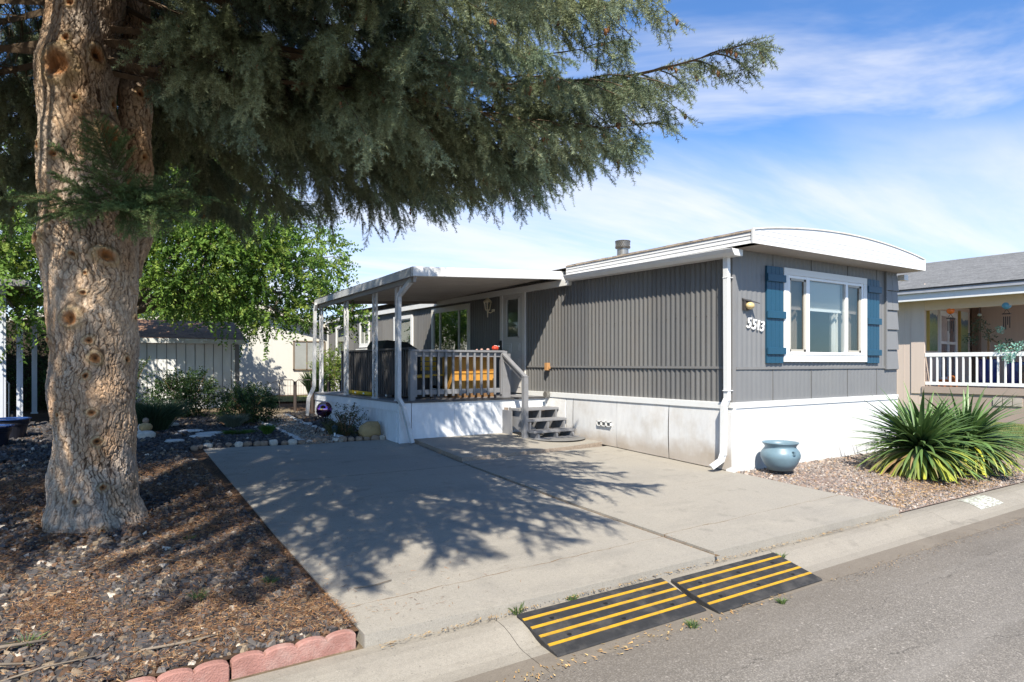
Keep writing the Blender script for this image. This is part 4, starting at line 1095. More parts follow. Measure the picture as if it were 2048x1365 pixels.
# stacked stones beside the trunk
for nm, c, r, sd, lab in (('cairn_stone', (-6.96, 7.0, .335), (.15, .12, .085), 5, 'large whitish flat stone at the bottom of the small stone stack'),
                      ('cairn_stone', (-6.965, 7.12, .475), (.11, .09, .075), 6, 'rounded tan stone in the middle of the small stone stack'),
                      ('cairn_stone', (-6.96, 7.16, .585), (.05, .045, .055), 8, 'small grey brown stone on top of the small stone stack')):
    o = rock(nm, c, r, sd, PALE if 'whit' in lab else TANC if 'grey' in lab else SAND, 12, .1); tag(o, lab, 'stone', 'stacked stones by the trunk')
pf = MB()
for k in range(4):
    x = -7.2+.075*k; h_ = .2+.02*(k % 2)
    pf.prism([(x, .28), (x+.05, .28), (x+.05, .28+h_), (x+.025, .31+h_), (x, .28+h_)], lambda a, z: (a, 7.5, z), lambda a, z: (a, 7.515, z))
for z in (.34, .43): pf.box(-7.21, 7.515, z, -6.91, 7.525, z+.035)
tag(pf.build('picket_fence', W_TRIM), 'tiny white picket fence panel beside the spruce trunk', 'garden fence')
SLATE = mat('flat_grey_stone', (.45,.43,.41), .8, .2, 8, 50, .2)
for k, (x, y, rx, lab) in enumerate(((-6.19, 7.5, .24, 'flat pale stepping stone farthest from the driveway, thin and tilted'), (-5.9, 7.05, .26, 'flat pale stepping stone nearest the dark shrubs'), (-6.1, 6.72, .22, 'flat pale stepping stone in the middle of the slate bed'), (-6.6, 6.35, .16, 'small flat stepping stone nearest the spruce trunk'))):
    o = rock('stepping_stone', (x, y, gz(0, y)+.03), (rx, .11, .03), 40+k, SLATE, 8, .12); tag(o, lab, 'stepping stone', 'flat stepping stones')
o = rock('garden_stone', (-6.35, 8.5, .375), (.1, .08, .05), 77, PALE, 8, .1); tag(o, 'lone pale rounded stone on the dirt strip before the shrubs', 'stone')

# ------------------------------------------------------------------ planters and carport at the far left
PL = mat('dark_glazed_planter', (.022,.024,.035), .3, .2, 6); PLB = mat('cobalt_rim', (.02,.05,.16), .2, .1)
def planter(c, r0, r1, h, label):
    o = thing('planter', (c[0], c[1], gz(0, c[1])), label, 'planter', 'planters by the carport')
    b = MB(); z0 = gz(0, c[1])-.01
    b.lathe([(r0, 0), (r0+(r1-r0)*.5, h*.5), (r0+(r1-r0)*.7, h*.7), (r0+(r1-r0)*.7+.012, h*.71), (r0+(r1-r0)*.8+.012, h*.8), (r0+(r1-r0)*.8, h*.81), (r1, h*.93)], (c[0], c[1], z0), 28); b.build('planter_body', PL, o, smooth=False)
    b = MB(); b.lathe([(r1, h*.93), (r1+.02, h*.95), (r1+.02, h), (r1-.02, h), (r1-.03, h*.9)], (c[0], c[1], z0), 28); b.build('rim', PLB, o, smooth=False)
    b = MB(); b.lathe([(.01, 0), (r1-.028, .005)], (c[0], c[1], z0+h*.9), 20); b.build('potting_soil', DIRT, o)
    return o
planter((-9.1, 7.1), .17, .26, .34, 'dark ribbed planter nearest the camera in front of the carport posts')
PL2 = planter((-8.93, 7.95), .2, .28, .36, 'dark planter with cobalt blue rim and a spindly plant, behind the nearer one')
b = MB(); b.lathe([(.1, 0), (.14, .3), (.155, .3), (.155, .345), (.145, .345), (.13, .28), (.05, .05)], (-8.12, 4.9, gz(0, 4.9)), 24)
tag(b.build('bucket', mat('terracotta_plastic', (.42,.25,.17), .7, .1)), 'faded terracotta tub half hidden behind the spruce trunk', 'tub')
cp = thing('carport', (-9, 10, .4), 'shaded carport with slim white posts behind the spruce trunk', 'carport')
CPM = mat('carport_white', (.5,.52,.56), .5, .05)
for x, y in ((-9.1, 8.95), (-8.9, 10.0), (-8.75, 12.4)):
    b = MB(); z0 = gz(0, y)-.02; b.box(x-.05, y-.035, z0, x+.05, y+.035, 3.0); b.box(x-.012, y-.045, z0, x+.012, y-.035, 3.0); b.box(x-.07, y-.06, z0, x+.07, y+.06, z0+.03); b.build('post', CPM, cp)
b = MB(); b.add([(-14, 8.6, 3.0), (-8.7, 8.6, 3.0), (-8.35, 13.5, 3.0), (-14, 13.5, 3.0), (-14, 8.6, 3.12), (-8.7, 8.6, 3.12), (-8.35, 13.5, 3.12), (-14, 13.5, 3.12)], [(0, 1, 2, 3), (7, 6, 5, 4), (0, 4, 5, 1), (1, 5, 6, 2)]); b.build('roof', GREY_TRIM, cp)
b = MB(); b.tube([(-10.15, 11.6, .97), (-9.6, 11.6, .97)], .42, 24); b.tube([(-10.17, 11.6, .97), (-9.58, 11.6, .97)], .3, 24)
for x in (-10.1, -9.7): b.beam((x, 11.3, .4), (x, 11.5, .7), .05, .05); b.beam((x, 11.9, .4), (x, 11.7, .7), .05, .05)
tag(b.build('smoker_barrel', mat('dull_black_drum', (.03,.028,.027), .5)), 'black drum lying on a frame in the shade of the carport', 'drum')
ht = thing('hand_truck', (-9.33, 10.5, .42), 'grey tubular hand truck standing beside a carport post', 'hand truck')
b = MB(); b.tube([(-9.55, 10.5, .5), (-9.55, 10.52, 1.2), (-9.5, 10.52, 1.25), (-9.15, 10.52, 1.25), (-9.1, 10.52, 1.2), (-9.1, 10.5, .5)], .016, 8); b.tube([(-9.55, 10.52, .8), (-9.1, 10.52, .8)], .012, 8); b.build('frame', GALV, ht)
for x in (-9.6, -9.05):
    b = MB(); b.tube([(x-.02, 10.55, .53), (x+.02, 10.55, .53)], .11, 16); b.build('wheel', BLACK, ht)

# ------------------------------------------------------------------ shed, white house, fences
sh = thing('garden_shed', (-6.5, 12, .45), 'low pale grey shed with brown shingle roof behind the shrubs', 'shed')
SHW = mat('shed_grey_paint', (.72,.725,.71), .7, .06, 3, 40, .1)
b = MB(); b.box(-7.7, 11.9, .2, -4.44, 11.95, 2.11); b.box(-4.48, 11.95, .2, -4.44, 14.5, 2.11); b.box(-7.7, 11.95, .2, -7.66, 14.5, 2.11)
for k in range(15): b.box(-7.6+k*.212, 11.886, .2, -7.6+k*.212+.014, 11.9, 2.1, 1)
b.box(-4.54, 11.885, .2, -4.43, 11.9, 2.1, 1)
b.build('wall', [SHW, GREY_TRIM], sh)
b = MB(); b.box(-7.85, 11.6, 2.10, -4.3, 11.64, 2.215); b.build('fascia', mat('shed_fascia', (.62,.62,.6), .6, .05), sh)
def shingles(name, base, var):
    m, nt, n, l, p = nodes_of(name)
    br = nt.nodes.new('ShaderNodeTexBrick'); br.inputs['Scale'].default_value = 1; br.offset = .5
    br.inputs['Brick Width'].default_value = .3; br.inputs['Row Height'].default_value = .13; br.inputs['Mortar Size'].default_value = .008
    tc = nt.nodes.new('ShaderNodeTexCoord'); 
    at = nt.nodes.new('ShaderNodeUVMap')
    l.new(at.outputs[0], br.inputs['Vector'])
    br.inputs['Color1'].default_value = rgba(tuple(x*(1-var) for x in base)); br.inputs['Color2'].default_value = rgba(tuple(x*(1+var) for x in base)); br.inputs['Mortar'].default_value = rgba(tuple(x*.35 for x in base))
    c = mix(nt, .5, br.outputs['Color'], ramp(nt, noise(nt, posn(nt), 9, 5, .8), [(.35, tuple(x*.45 for x in base)), (.65, tuple(x*1.7 for x in base))]))
    l.new(c, p.inputs['Base Color']); p.inputs['Roughness'].default_value = .95
    bump(nt, p, br.outputs['Fac'], -.5, .02)
    return m
def roof_plane(name, a, b_, c, d, m, parent, thick=.03):
    """a,b eave ends; c,d ridge ends"""
    me = bpy.data.meshes.new(name); vs = [a, b_, c, d]
    me.from_pydata(vs, [], [(0, 1, 2, 3)]); uv = me.uv_layers.new(name='UVMap')
    L = (Vector(b_)-Vector(a)).length; H = (Vector(d)-Vector(a)).length
    for k, q in enumerate(((0, 0), (L, 0), (L, H), (0, H))): uv.data[k].uv = q
    me.materials.append(m); o = bpy.data.objects.new(name, me); link(o, parent)
    sd = o.modifiers.new('solid', 'SOLIDIFY'); sd.thickness = thick; sd.offset = -1
    return o
roof_plane('roof', (-7.85, 11.6, 2.225), (-4.3, 11.6, 2.225), (-4.3, 13.3, 2.75), (-7.85, 13.3, 2.75), shingles('brown_shingles', (.3,.17,.105), .35), sh)
roof_plane('roof', (-4.3, 15, 2.225), (-7.85, 15, 2.225), (-7.85, 13.3, 2.75), (-4.3, 13.3, 2.75), shingles('brown_shingles', (.3,.17,.105), .35), sh)
wh = thing('white_house', (-4, 19, .5), 'cream white neighbouring house with a low gable beyond the shed', 'house')
WHW = mat('cream_siding', (.6,.58,.53), .7, .03, 2, 30, .05, stretch=(6,6,.5))
b = MB()
gx0, gx1, gzp = -9.5, .6, -4.6
poly = [(gx0, .3), (gx1, .3), (gx1, 2.72), (gzp, 3.95), (gx0, 2.75)]
b.prism(poly, lambda x, z: (x, 18.6, z), lambda x, z: (x, 27, z)); b.build('wall', WHW, wh)
b = MB()
for (xa, za), (xb, zb) in (((gx1+.3, 2.72), (gzp, 4.05)), ((gzp, 4.05), (gx0-.3, 2.78))):
    b.add([(xa, 18.2, za), (xb, 18.2, zb), (xb, 27.3, zb), (xa, 27.3, za), (xa, 18.2, za+.14), (xb, 18.2, zb+.14), (xb, 27.3, zb+.14), (xa, 27.3, za+.14)], [(0, 1, 2, 3), (7, 6, 5, 4), (0, 4, 5, 1), (1, 5, 6, 2), (2, 6, 7, 3), (3, 7, 4, 0)])
b.build('roof', mat('pale_roof', (.6,.56,.48), .7, .1), wh)
b = MB(); BRZ = mat('bronze_frame', (.2,.16,.12), .5)
x0, x1, z0, z1 = -1.2, .0, 1.36, 2.46
b.box(x0, 18.55, z0, x1, 18.6, z0+.05); b.box(x0, 18.55, z1-.05, x1, 18.6, z1); b.box(x0, 18.55, z0, x0+.05, 18.6, z1); b.box(x1-.05, 18.55, z0, x1, 18.6, z1); b.box(-.72, 18.55, z0, -.68, 18.6, z1)
wo = b.build('window', BRZ, wh); b = MB(); b.box(x0+.05, 18.57, z0+.05, x1-.05, 18.58, z1-.05); b.build('pane', mat('pane_grey', (.3,.31,.3), .08, .15, 2), wo)
# wire garden fence
fe = thing('wire_fence', (-5, 10.8, .4), 'low wire garden fence running in front of the shed', 'fence')
WIRE = mat('wire_grey', (.13,.13,.13), .5, metallic=.5)
b = MB()
for z in (1.05, .9, .75, .6): b.tube([(-7.2+.3*k, 10.9+.2*k, z+.0+.01*math.sin(k)) for k in range(12)], .006 if z > 1 else .003, 4)
for k in range(46): b.tube([(-7.2+.072*k, 10.9+.048*k, .45), (-7.2+.072*k, 10.9+.048*k, 1.05)], .002, 3)
b.build('wire_mesh', WIRE, fe)
for x, y in ((-7.2, 10.9), (-5.5, 12.03), (-4.1, 12.97)):
    b = MB(); b.tube([(x, y, .3), (x, y, 1.1)], .018, 6); b.build('fence_post', WIRE, fe)
b = MB(); b.tube([(-4.7, 10.7, 1.02), (-4.2, 10.7, 1.05), (-3.75, 10.65, 1.18)], .006, 4); b.build('top_wire', WIRE, fe)
# folding exercise pen
pen = thing('wire_pen', (-3, 10.4, .42), 'folding black wire pet pen beside the far end of the porch', 'pet pen')
PENM = mat('black_pen_wire', (.03,.022,.02), .5)
pp = [(-3.75, 10.5), (-3.28, 10.15), (-3.02, 9.85), (-3.3, 9.7), (-2.9, 10.2), (-2.4, 10.5), (-1.9, 10.7), (-1.4, 10.9), (-.9, 11.1)]
pp = [(-3.77, 10.6), (-3.42, 10.4), (-3.05, 10.2), (-2.72, 9.95), (-2.3, 10.3), (-1.95, 10.75), (-1.5, 11.05), (-1.0, 11.3), (-.5, 11.5)]
for (xa, ya), (xb, yb) in zip(pp[:-1], pp[1:]):
    b = MB(); z0, z1 = .4, 1.2
    dx, dy = xb-xa, yb-ya; L = math.hypot(dx, dy); ux, uy = dx/L, dy/L; e = .02
    A = (xa+ux*e, ya+uy*e); B = (xb-ux*e, yb-uy*e)
    b.tube([(A[0], A[1], z0), (A[0], A[1], z1-.05), (A[0]+ux*.05, A[1]+uy*.05, z1), (B[0]-ux*.05, B[1]-uy*.05, z1), (B[0], B[1], z1-.05), (B[0], B[1], z0)], .011, 6)
    nn = int(L/.06)
    for k in range(1, nn): b.tube([(A[0]+dx*k/nn, A[1]+dy*k/nn, z0), (A[0]+dx*k/nn, A[1]+dy*k/nn, z1)], .0025, 3)
    for z in (.6, .85, 1.05): b.tube([(A[0], A[1], z), (B[0], B[1], z)], .0025, 3)
    b.build('pen_panel', PENM, pen)
for (x, y) in ((-3.42, 10.42), (-3.05, 10.22), (-2.72, 9.97)):
    b = MB(); b.box(x-.035, y-.03, .38, x+.035, y+.03, 1.16); b.build('pen_post', mat('pen_post_brown', (.07,.055,.05), .7), pen)

# sticks on the gravel
ST_M = mat('dead_stick', (.2,.16,.12), .85, .3, 10)
def stick(pts, r, label):
    b = MB(); b.tube([(x, y, gz(x, y)+z) for x, y, z in pts], r, 6); tag(b.build('fallen_stick', ST_M, smooth=True), label, 'stick', 'fallen sticks under the spruce')
stick([(-8.75, -1.55, .04), (-8.5, -1.5, .05), (-8.2, -1.5, .04)], [.012, .014, .008], 'thickest grey stick lying on the gravel')
stick([(-8.7, -1.85, .05), (-8.5, -1.72, .06), (-8.25, -1.8, .04)], [.006, .009, .006], 'curved bleached stick just in front of the thickest stick')
stick([(-8.6, -2.0, .03), (-8.2, -1.85, .03), (-7.95, -1.85, .03)], [.005, .006, .004], 'long thin stick in front of the curved one, nearest the red edging')
stick([(-7.75, -1.9, .03), (-7.5, -1.92, .03), (-7.33, -1.9, .03)], [.007, .009, .006], 'dark straight stick behind the red edging')
stick([(-7.6, -.1, .03), (-7.45, -.25, .03), (-7.28, -.4, .03)], [.005, .006, .004], 'pale twig lying on the slate between trunk and driveway')
stick([(-6.35, -1.55, .012), (-6.2, -1.58, .014), (-6.05, -1.54, .012)], [.004, .005, .004], 'short dark twig lying on the concrete driveway')
# painted patch on the curb
m, nt, n_, l, p = nodes_of('worn_curb_paint')
v = posn(nt); k = noise(nt, posn(nt, (14, 30, 14)), 1.2, 5, .7)
l.new(ramp(nt, k, [(.44, (.27,.25,.21)), (.53, (.5,.52,.44)), (.66, (.62,.66,.58))]), p.inputs['Base Color'])
b = MB(); pr = [(-2.37, -.166), (-2.42, -.164), (-2.5, -.174), (-2.58, -.201), (-2.64, -.23)]
for (ya, za), (yb, zb) in zip(pr[:-1], pr[1:]): b.quad((2.1, ya, za), (1.42, ya, za), (1.42, yb, zb), (2.1, yb, zb))
tag(b.build('painted_patch', m, smooth=True), 'worn white painted patch on the curb in front of the yucca', 'painted marking')
b = MB()
for k_ in range(4):
    x = 1.52+.13*k_
    for a_, c_ in (((x, -2.44), (x+.07, -2.44)), ((x, -2.44), (x, -2.51)), ((x, -2.51), (x+.07, -2.51)), ((x+.07, -2.51), (x+.06, -2.59)), ((x+.06, -2.59), (x, -2.59))):
        def zc(y): return np.interp(-y, [2.37, 2.42, 2.5, 2.58, 2.64], [-.166, -.164, -.174, -.201, -.23])+.003
        b.beam((a_[0], a_[1], zc(a_[1])), (c_[0], c_[1], zc(c_[1])), .012, .002)
# ------------------------------------------------------------------ tan neighbouring house on the right
NB = thing('tan_house', (12.2, 4, .1), 'tan neighbouring house with grey shingle roof and white railed porch', 'house')
TAN = mat('tan_siding', (.58,.475,.405), .7, .05, 2, 40, .06, stretch=(8,8,.4))
TAN2 = mat('tan_skirt', (.36,.285,.24), .7, .05, 2, 40, .06)
NX = 12.2
b = MB(); b.quad((NX, 2.86, .0), (NX, 14, .0), (NX, 14, 3.5), (NX, 2.86, 3.5))
for y in np.arange(3.0, 13, .2): b.box(NX-.004, y, .0, NX+.002, y+.012, 3.42)
b.box(NX-.03, 2.84, .75, NX+.02, 3.2, 3.45)
b.build('wall', TAN, NB)
# porch side wall and back wall
wx = (.987, .159)
def pw(s, z, off=0): return (NX+wx[0]*s+wx[1]*off, 2.86+wx[1]*s-wx[0]*off, z)
b = MB(); b.quad(pw(0, .75), pw(5.3, .75), pw(5.3, 3.9), pw(0, 3.9)); e5 = pw(5.3, 0)
b.quad((e5[0], e5[1], .75), (e5[0], -1.5, .75), (e5[0], -1.5, 3.9), (e5[0], e5[1], 3.9))
b.build('porch_wall', TAN, NB)
b = MB(); b.box(e5[0]-.25, e5[1]-.3, .75, e5[0]-.05, e5[1]-.1, 3.9); b.build('wall_post', mat('brown_post', (.17,.115,.085), .7), NB)
b = MB(); b.quad((NX-.05, 2.9, .95), (NX-.05, -1.5, .95), (e5[0], -1.5, .95), (e5[0], 3.8, .95)); b.quad((NX-.02, 2.86, -.1), (NX-.02, -1.5, -.1), (NX-.02, -1.5, .95), (NX-.02, 2.86, .95)); b.box(NX-.06, -1.5, .78, NX-.02, 2.9, .96)
b.build('porch_floor', TAN2, NB)
b = MB(); y0 = 1.15
for k in range(3): b.box(NX-.05, y0-.22*k-.2, .5, NX-.021, y0-.22*k, .72)
b.build('floor_vent', mat('vent_beige', (.42,.37,.32), .6), NB)
# porch ceiling, beam and roof
b = MB(); b.quad((NX-.1, 2.9, 3.72), (NX-.1, -1.5, 3.72), (e5[0], -1.5, 3.75), (e5[0], 4, 3.75)); b.box(NX-.02, -1.5, 3.12, NX+.12, 2.86, 3.42)
b.box(NX-.0, -1.5, 3.42, NX+.1, 2.86, 3.6)
b.build('porch_beam', mat('tan_beam', (.6,.47,.37), .7, .05), NB)
b = MB(); b.box(NX-.6, -2., 3.36, NX-.56, 14.3, 3.56); b.quad((NX-.58, -1.5, 3.37), (NX-.58, 14.3, 3.37), (NX+.05, 14.3, 3.40), (NX+.05, -1.5, 3.40)); b.build('fascia', W_TRIM, NB)
b = MB(); b.box(NX-.68, -2., 3.565, NX-.56, 14.3, 3.66); b.build('drip_edge', mat('grey_gutter', (.33,.34,.37), .4), NB)
b = MB(); b.box(NX-.70, -2., 3.66, NX-.55, 14.3, 3.70); b.build('shingle_edge', BLACK, NB)
SHG = shingles('grey_shingles', (.15,.15,.147), .35)
roof_plane('roof', (NX-.68, 14.3, 3.69), (NX-.68, -2., 3.69), (NX+6.2, -2., 5.35), (NX+6.2, 14.3, 5.35), SHG, NB)
roof_plane('roof', (NX+13, -2., 3.69), (NX+13, 14.3, 3.69), (NX+6.2, 14.3, 5.35), (NX+6.2, -2., 5.35), SHG, NB)
for (s, y) in ((5.4, 1.0), (3.1, .45)):
    b = MB(); zz = 3.69+(s+.68)*(5.35-3.69)/6.88
    b.add([(NX+s, y-.3, zz), (NX+s+.5, y-.3, zz+.12), (NX+s+.5, y+.3, zz+.12), (NX+s, y+.3, zz), (NX+s, y-.3, zz+.16), (NX+s+.5, y-.3, zz+.24), (NX+s+.5, y+.3, zz+.24), (NX+s, y+.3, zz+.16)], [(0, 3, 2, 1), (4, 5, 6, 7), (0, 1, 5, 4), (1, 2, 6, 5), (2, 3, 7, 6), (3, 0, 4, 7)])
    b.build('roof_vent', BLACK, NB, bevel=.02)
# porch railing
b = MB(); b.box(NX-.03, -1.5, 1.80, NX+.03, 2.83, 1.91); b.box(NX-.02, -1.5, 1.0, NX+.02, 2.83, 1.09)
ro = b.build('porch_railing', mat('bright_white_rail', (.8,.8,.79), .4, .03), NB, bevel=.004); bm_ = None; y = 2.68
while y > -1.4:
    if bm_ is None:
        q = MB(); q.box(-.02, -.02, 1.09, .02, .02, 1.80); o = q.build('baluster', ro.data.materials[0], ro); bm_ = o.data
    else:
        o = bpy.data.objects.new('baluster', bm_); COL.objects.link(o); o.parent = ro
    o.location = (NX, y, 0); y -= .163
b = MB(); b.box(NX-.06, -1.5, .95, NX+.06, -1.38, 3.42); b.build('porch_post', ro.data.materials[0], NB, bevel=.005)
# window in the porch side wall
b = MB()
def pbox(s0, s1, z0, z1, d0, d1, mb=None):
    (mb or b).add([pw(s0, z0, d0), pw(s1, z0, d0), pw(s1, z0, d1), pw(s0, z0, d1), pw(s0, z1, d0), pw(s1, z1, d0), pw(s1, z1, d1), pw(s0, z1, d1)],
          [(0, 1, 2, 3), (7, 6, 5, 4), (0, 4, 5, 1), (1, 5, 6, 2), (2, 6, 7, 3), (3, 7, 4, 0)])
W0, W1 = 1.48, 3.12
for s0, s1, z0, z1 in ((W0-.1, W1+.1, 3.05, 3.2), (W0-.1, W0, 1.2, 3.05), (W1, W1+.1, 1.2, 3.05), (2.25, 2.35, 1.2, 3.05), (W0, W1, 2.2, 2.28), (W0-.1, W1+.1, 1.1, 1.2)): pbox(s0, s1, z0, z1, .0, .06)
wo = b.build('window', W_TRIM, NB)
b = MB(); pbox(W0, W1, 1.2, 3.05, .01, .02); b.build('pane', mat('porch_window_pane', (.16,.12,.12), .05, .5, 1.5, bstr=0), wo)
b = MB(); pbox(W0, 2.25, 2.28, 3.05, .022, .026); b.build('curtain', mat('lace_curtain', (.4,.33,.3), .8, .3, 4), wo)
# sliding door on the back wall
b = MB(); xx = e5[0]-.06
for (ya, yb, za, zb) in ((1.9, 1.8, .95, 3.25), (.4, .3, .95, 3.25), (1.9, .3, 3.15, 3.28)): b.box(xx, min(ya, yb), za, xx+.06, max(ya, yb), zb)
wo = b.build('sliding_door', W_TRIM, NB); b = MB(); b.box(xx+.03, .4, .95, xx+.04, 1.8, 3.15); b.build('pane', mat('sliding_pane', (.1,.11,.12), .05, .3, 2, bstr=0), wo)
# pictures on the porch
def picture(s0, s1, z0, z1, label, seed):
    o = thing('canvas_picture', pw(s0, z0, .03), label, 'picture', 'landscape pictures on the porch wall')
    q = MB(); pbox(s0-.07, s0, z0, z1, 0, .07, q); q.build('frame', mat('ochre_frame', (.36,.25,.06), .6), o)
    m, nt, n, l, p = nodes_of('painted_landscape'); v = posn(nt); sp = nt.nodes.new('ShaderNodeSeparateXYZ'); l.new(v, sp.inputs[0])
    h = math_(nt, 'DIVIDE', math_(nt, 'SUBTRACT', sp.outputs['Z'], z0), z1-z0)
    h2 = math_(nt, 'ADD', h, math_(nt, 'MULTIPLY', math_(nt, 'SUBTRACT', noise(nt, v, 3.5+seed, 3), .5), .22))
    c = ramp(nt, h2, [(0, (.1,.19,.06)), (.2, (.2,.25,.15)), (.38, (.24,.29,.11)), (.55, (.31,.34,.1)), (.66, (.18,.26,.18)), (.72, (.07,.14,.24)), (.78, (.08,.15,.27)), (.8, (.7,.7,.62)), (1, (.65,.72,.72))])
    c = mix(nt, .3, c, ramp(nt, noise(nt, v, 16, 4, .8), [(.4, (.05,.08,.04)), (.6, (.35,.36,.3))]))
    l.new(c, p.inputs['Base Color']); p.inputs['Roughness'].default_value = .6
    q = MB(); pbox(s0, s1, z0, z1, 0, .05, q); q.build('canvas', m, o)
picture(.28, 1.12, 1.98, 3.35, 'tall green field picture between the porch corner and the porch window', 0)
picture(3.65, 4.6, 1.98, 3.3, 'tall green field picture between the porch window and the brown post', 1)
# wind chimes under the porch beam
def chime(y, ztop, zball, col, label, has_tubes=True, r=.09):
    o = thing('wind_chime', (NX+.05, y, ztop), label, 'wind chime', 'wind chimes hanging from the porch beam')
    q = MB(); q.tube([(NX+.05, y, ztop), (NX+.05, y, zball)], .008, 4); q.build('cord', BLACK, o)
    q = MB(); q.sphere((NX+.05, y, zball-r*.7), (r, r, r*.9), 16); q.build('glass_ball', mat('chime_ball', col, .15, .25, 14), o, smooth=True)
    if has_tubes:
        q = MB(); q.tube([(NX+.05, y, zball-r*1.5), (NX+.05, y-.07, zball-r*1.5-.12)], .006, 4); q.tube([(NX+.05, y, zball-r*1.5), (NX+.05, y+.07, zball-r*1.5-.12)], .006, 4)
        q.box(NX+.0, y-.09, zball-r*1.5-.14, NX+.1, y+.09, zball-r*1.5-.12); q.build('chime_top', BLACK, o)
        for k, L in ((-.07, .3), (-.025, .22), (.02, .34), (.065, .28)):
            q = MB(); zt = zball-r*1.5-.2; q.tube([(NX+.05, y+k, zt), (NX+.05, y+k, zt-L)], .012, 6); q.build('chime_tube', BLACK, o)
chime(2.2, 3.32, 3.14, (.75,.16,.02), 'wind chime with an orange glass ball', r=.1)
chime(.88, 3.32, 3.2, (.1,.3,.5), 'wind chime with a blue and white glass ball', r=.11)
chime(1.5, 3.42, 2.95, (.2,.2,.15), 'small twiggy hanging ornament between the two wind chimes', False, r=.05)
# pots, wicker chair and flowering plant on the porch
bp = MB(); bp.lathe([(.18, 0), (.25, .2), (.27, .5), (.26, .75), (.28, .78), (.24, .78), (.2, .6)], (NX+.75, 1.55, .95), 22)
o = bp.build('porch_pot', mat('cobalt_glaze', (.015,.03,.16), .15, .2, 5)); tag(o, 'tall cobalt blue pot behind the neighbours porch railing', 'pot')
bp = MB(); bp.lathe([(.16, 0), (.22, .2), (.24, .45), (.23, .68), (.25, .7), (.2, .7), (.18, .5)], (NX+.85, .95, .95), 22)
o = bp.build('porch_pot', mat('cobalt_glaze', (.015,.03,.16), .15, .2, 5)); tag(o, 'shorter cobalt blue pot nearer the wicker chair on the porch', 'pot')
wc = thing('wicker_chair', (NX+1.0, .35, .95), 'brown wicker armchair on the neighbours porch', 'chair')
WIC = mat('wicker', (.16,.11,.075), .7, .5, 40, 90, .6)
b = MB(); b.box(NX+.6, .1, 1.0, NX+1.2, .75, 1.38); b.build('seat', WIC, wc, bevel=.04)
b = MB(); b.box(NX+1.15, .1, 1.3, NX+1.28, .75, 1.85); b.build('backrest', WIC, wc, bevel=.05)
for y in (.06, .72):
    b = MB(); b.box(NX+.6, y, 1.0, NX+1.2, y+.08, 1.58); b.build('armrest', WIC, wc, bevel=.03)
b = MB(); b.box(NX+.35, 2.25, .95, NX+.75, 2.65, 1.15)
for k in range(6): b.sphere((NX+.4+.06*k, 2.3+.05*(k % 3), 1.2), .07, 8, rr=5)
tag(b.build('flower_box', mat('rust_flowers', (.3,.1,.03), .8, .5, 20)), 'rusty orange dried flowers in a box at the porch corner', 'flower box')
ft = thing('flowering_tree', (NX+.55, 1.28, .95), 'potted shrub with pale turquoise blossoms leaning over the white porch rail', 'plant')
b = MB(); b.tube([(NX+.6, 1.5, 1.6), (NX+.4, 1.42, 2.1), (NX+.25, 1.36, 2.4), (NX+.2, 1.5, 2.75)], [.03, .028, .02, .01], 6); b.tube([(NX+.3, 1.38, 2.3), (NX+.1, .95, 2.05), (NX-.05, .6, 1.95)], [.02, .014, .006], 6); b.tube([(NX+.28, 1.38, 2.4), (NX+.1, 1.1, 2.5)], [.015, .006], 6)
b.build('stem', BROWN, ft)
def leaf_blob(name, cs, n, size, m, cols, parent, seed):
    rng = np.random.default_rng(seed); V = []; Cc = []
    ctr = np.array([c[:3] for c in cs]); rad = np.array([c[3] for c in cs]); wts = rad**2/sum(rad**2)
    i = rng.choice(len(cs), n, p=wts); d = norm(rng.normal(size=(n, 3)))*rng.uniform(.2, 1, (n, 1))**.6
    P = ctr[i]+d*rad[i][:, None]; u = norm(rng.normal(size=(n, 3))); v_ = norm(np.cross(u, rng.normal(size=(n, 3))))
    s = rng.uniform(.6, 1.2, (n, 1))*size
    V = np.stack([P-u*s, P+v_*s*.5, P+u*s, P-v_*s*.5], 1).reshape(-1, 3)
    c = np.array(cols)[rng.integers(0, len(cols), n)]*rng.uniform(.7, 1.2, (n, 1))
    return tri_obj(name, V, np.arange(4*n).reshape(-1, 4), m, parent, tint=np.repeat(c, 4, 0))
LEAF = tint_mat('leaf_tint', .5, trans=.38)
leaf_blob('blossom', [(NX-.02, .75, 1.95, .2), (NX+.02, .98, 2.0, .16), (NX-.05, .55, 2.05, .15), (NX+.05, 1.02, 2.5, .12), (NX-.05, .8, 1.75, .16)], 700, .026, LEAF, [(.35,.7,.58), (.2,.5,.4), (.6,.8,.72), (.1,.3,.2)], ft, 1)
leaf_blob('foliage', [(NX+.2, 1.55, 2.65, .25), (NX+.2, 1.75, 2.3, .22), (NX+.15, 1.3, 2.4, .2), (NX+.1, .9, 2.1, .2)], 420, .035, LEAF, [(.03,.07,.03), (.05,.1,.05), (.1,.14,.1)], ft, 2)
o = bp = MB(); bp.sphere((NX+1.0, .55, 2.02), (.16, .16, .1), 14); tag(bp.build('cushion', mat('dark_green_felt', (.012,.03,.022), .8)), 'dark green round cushion resting atop the wicker chair', 'cushion')
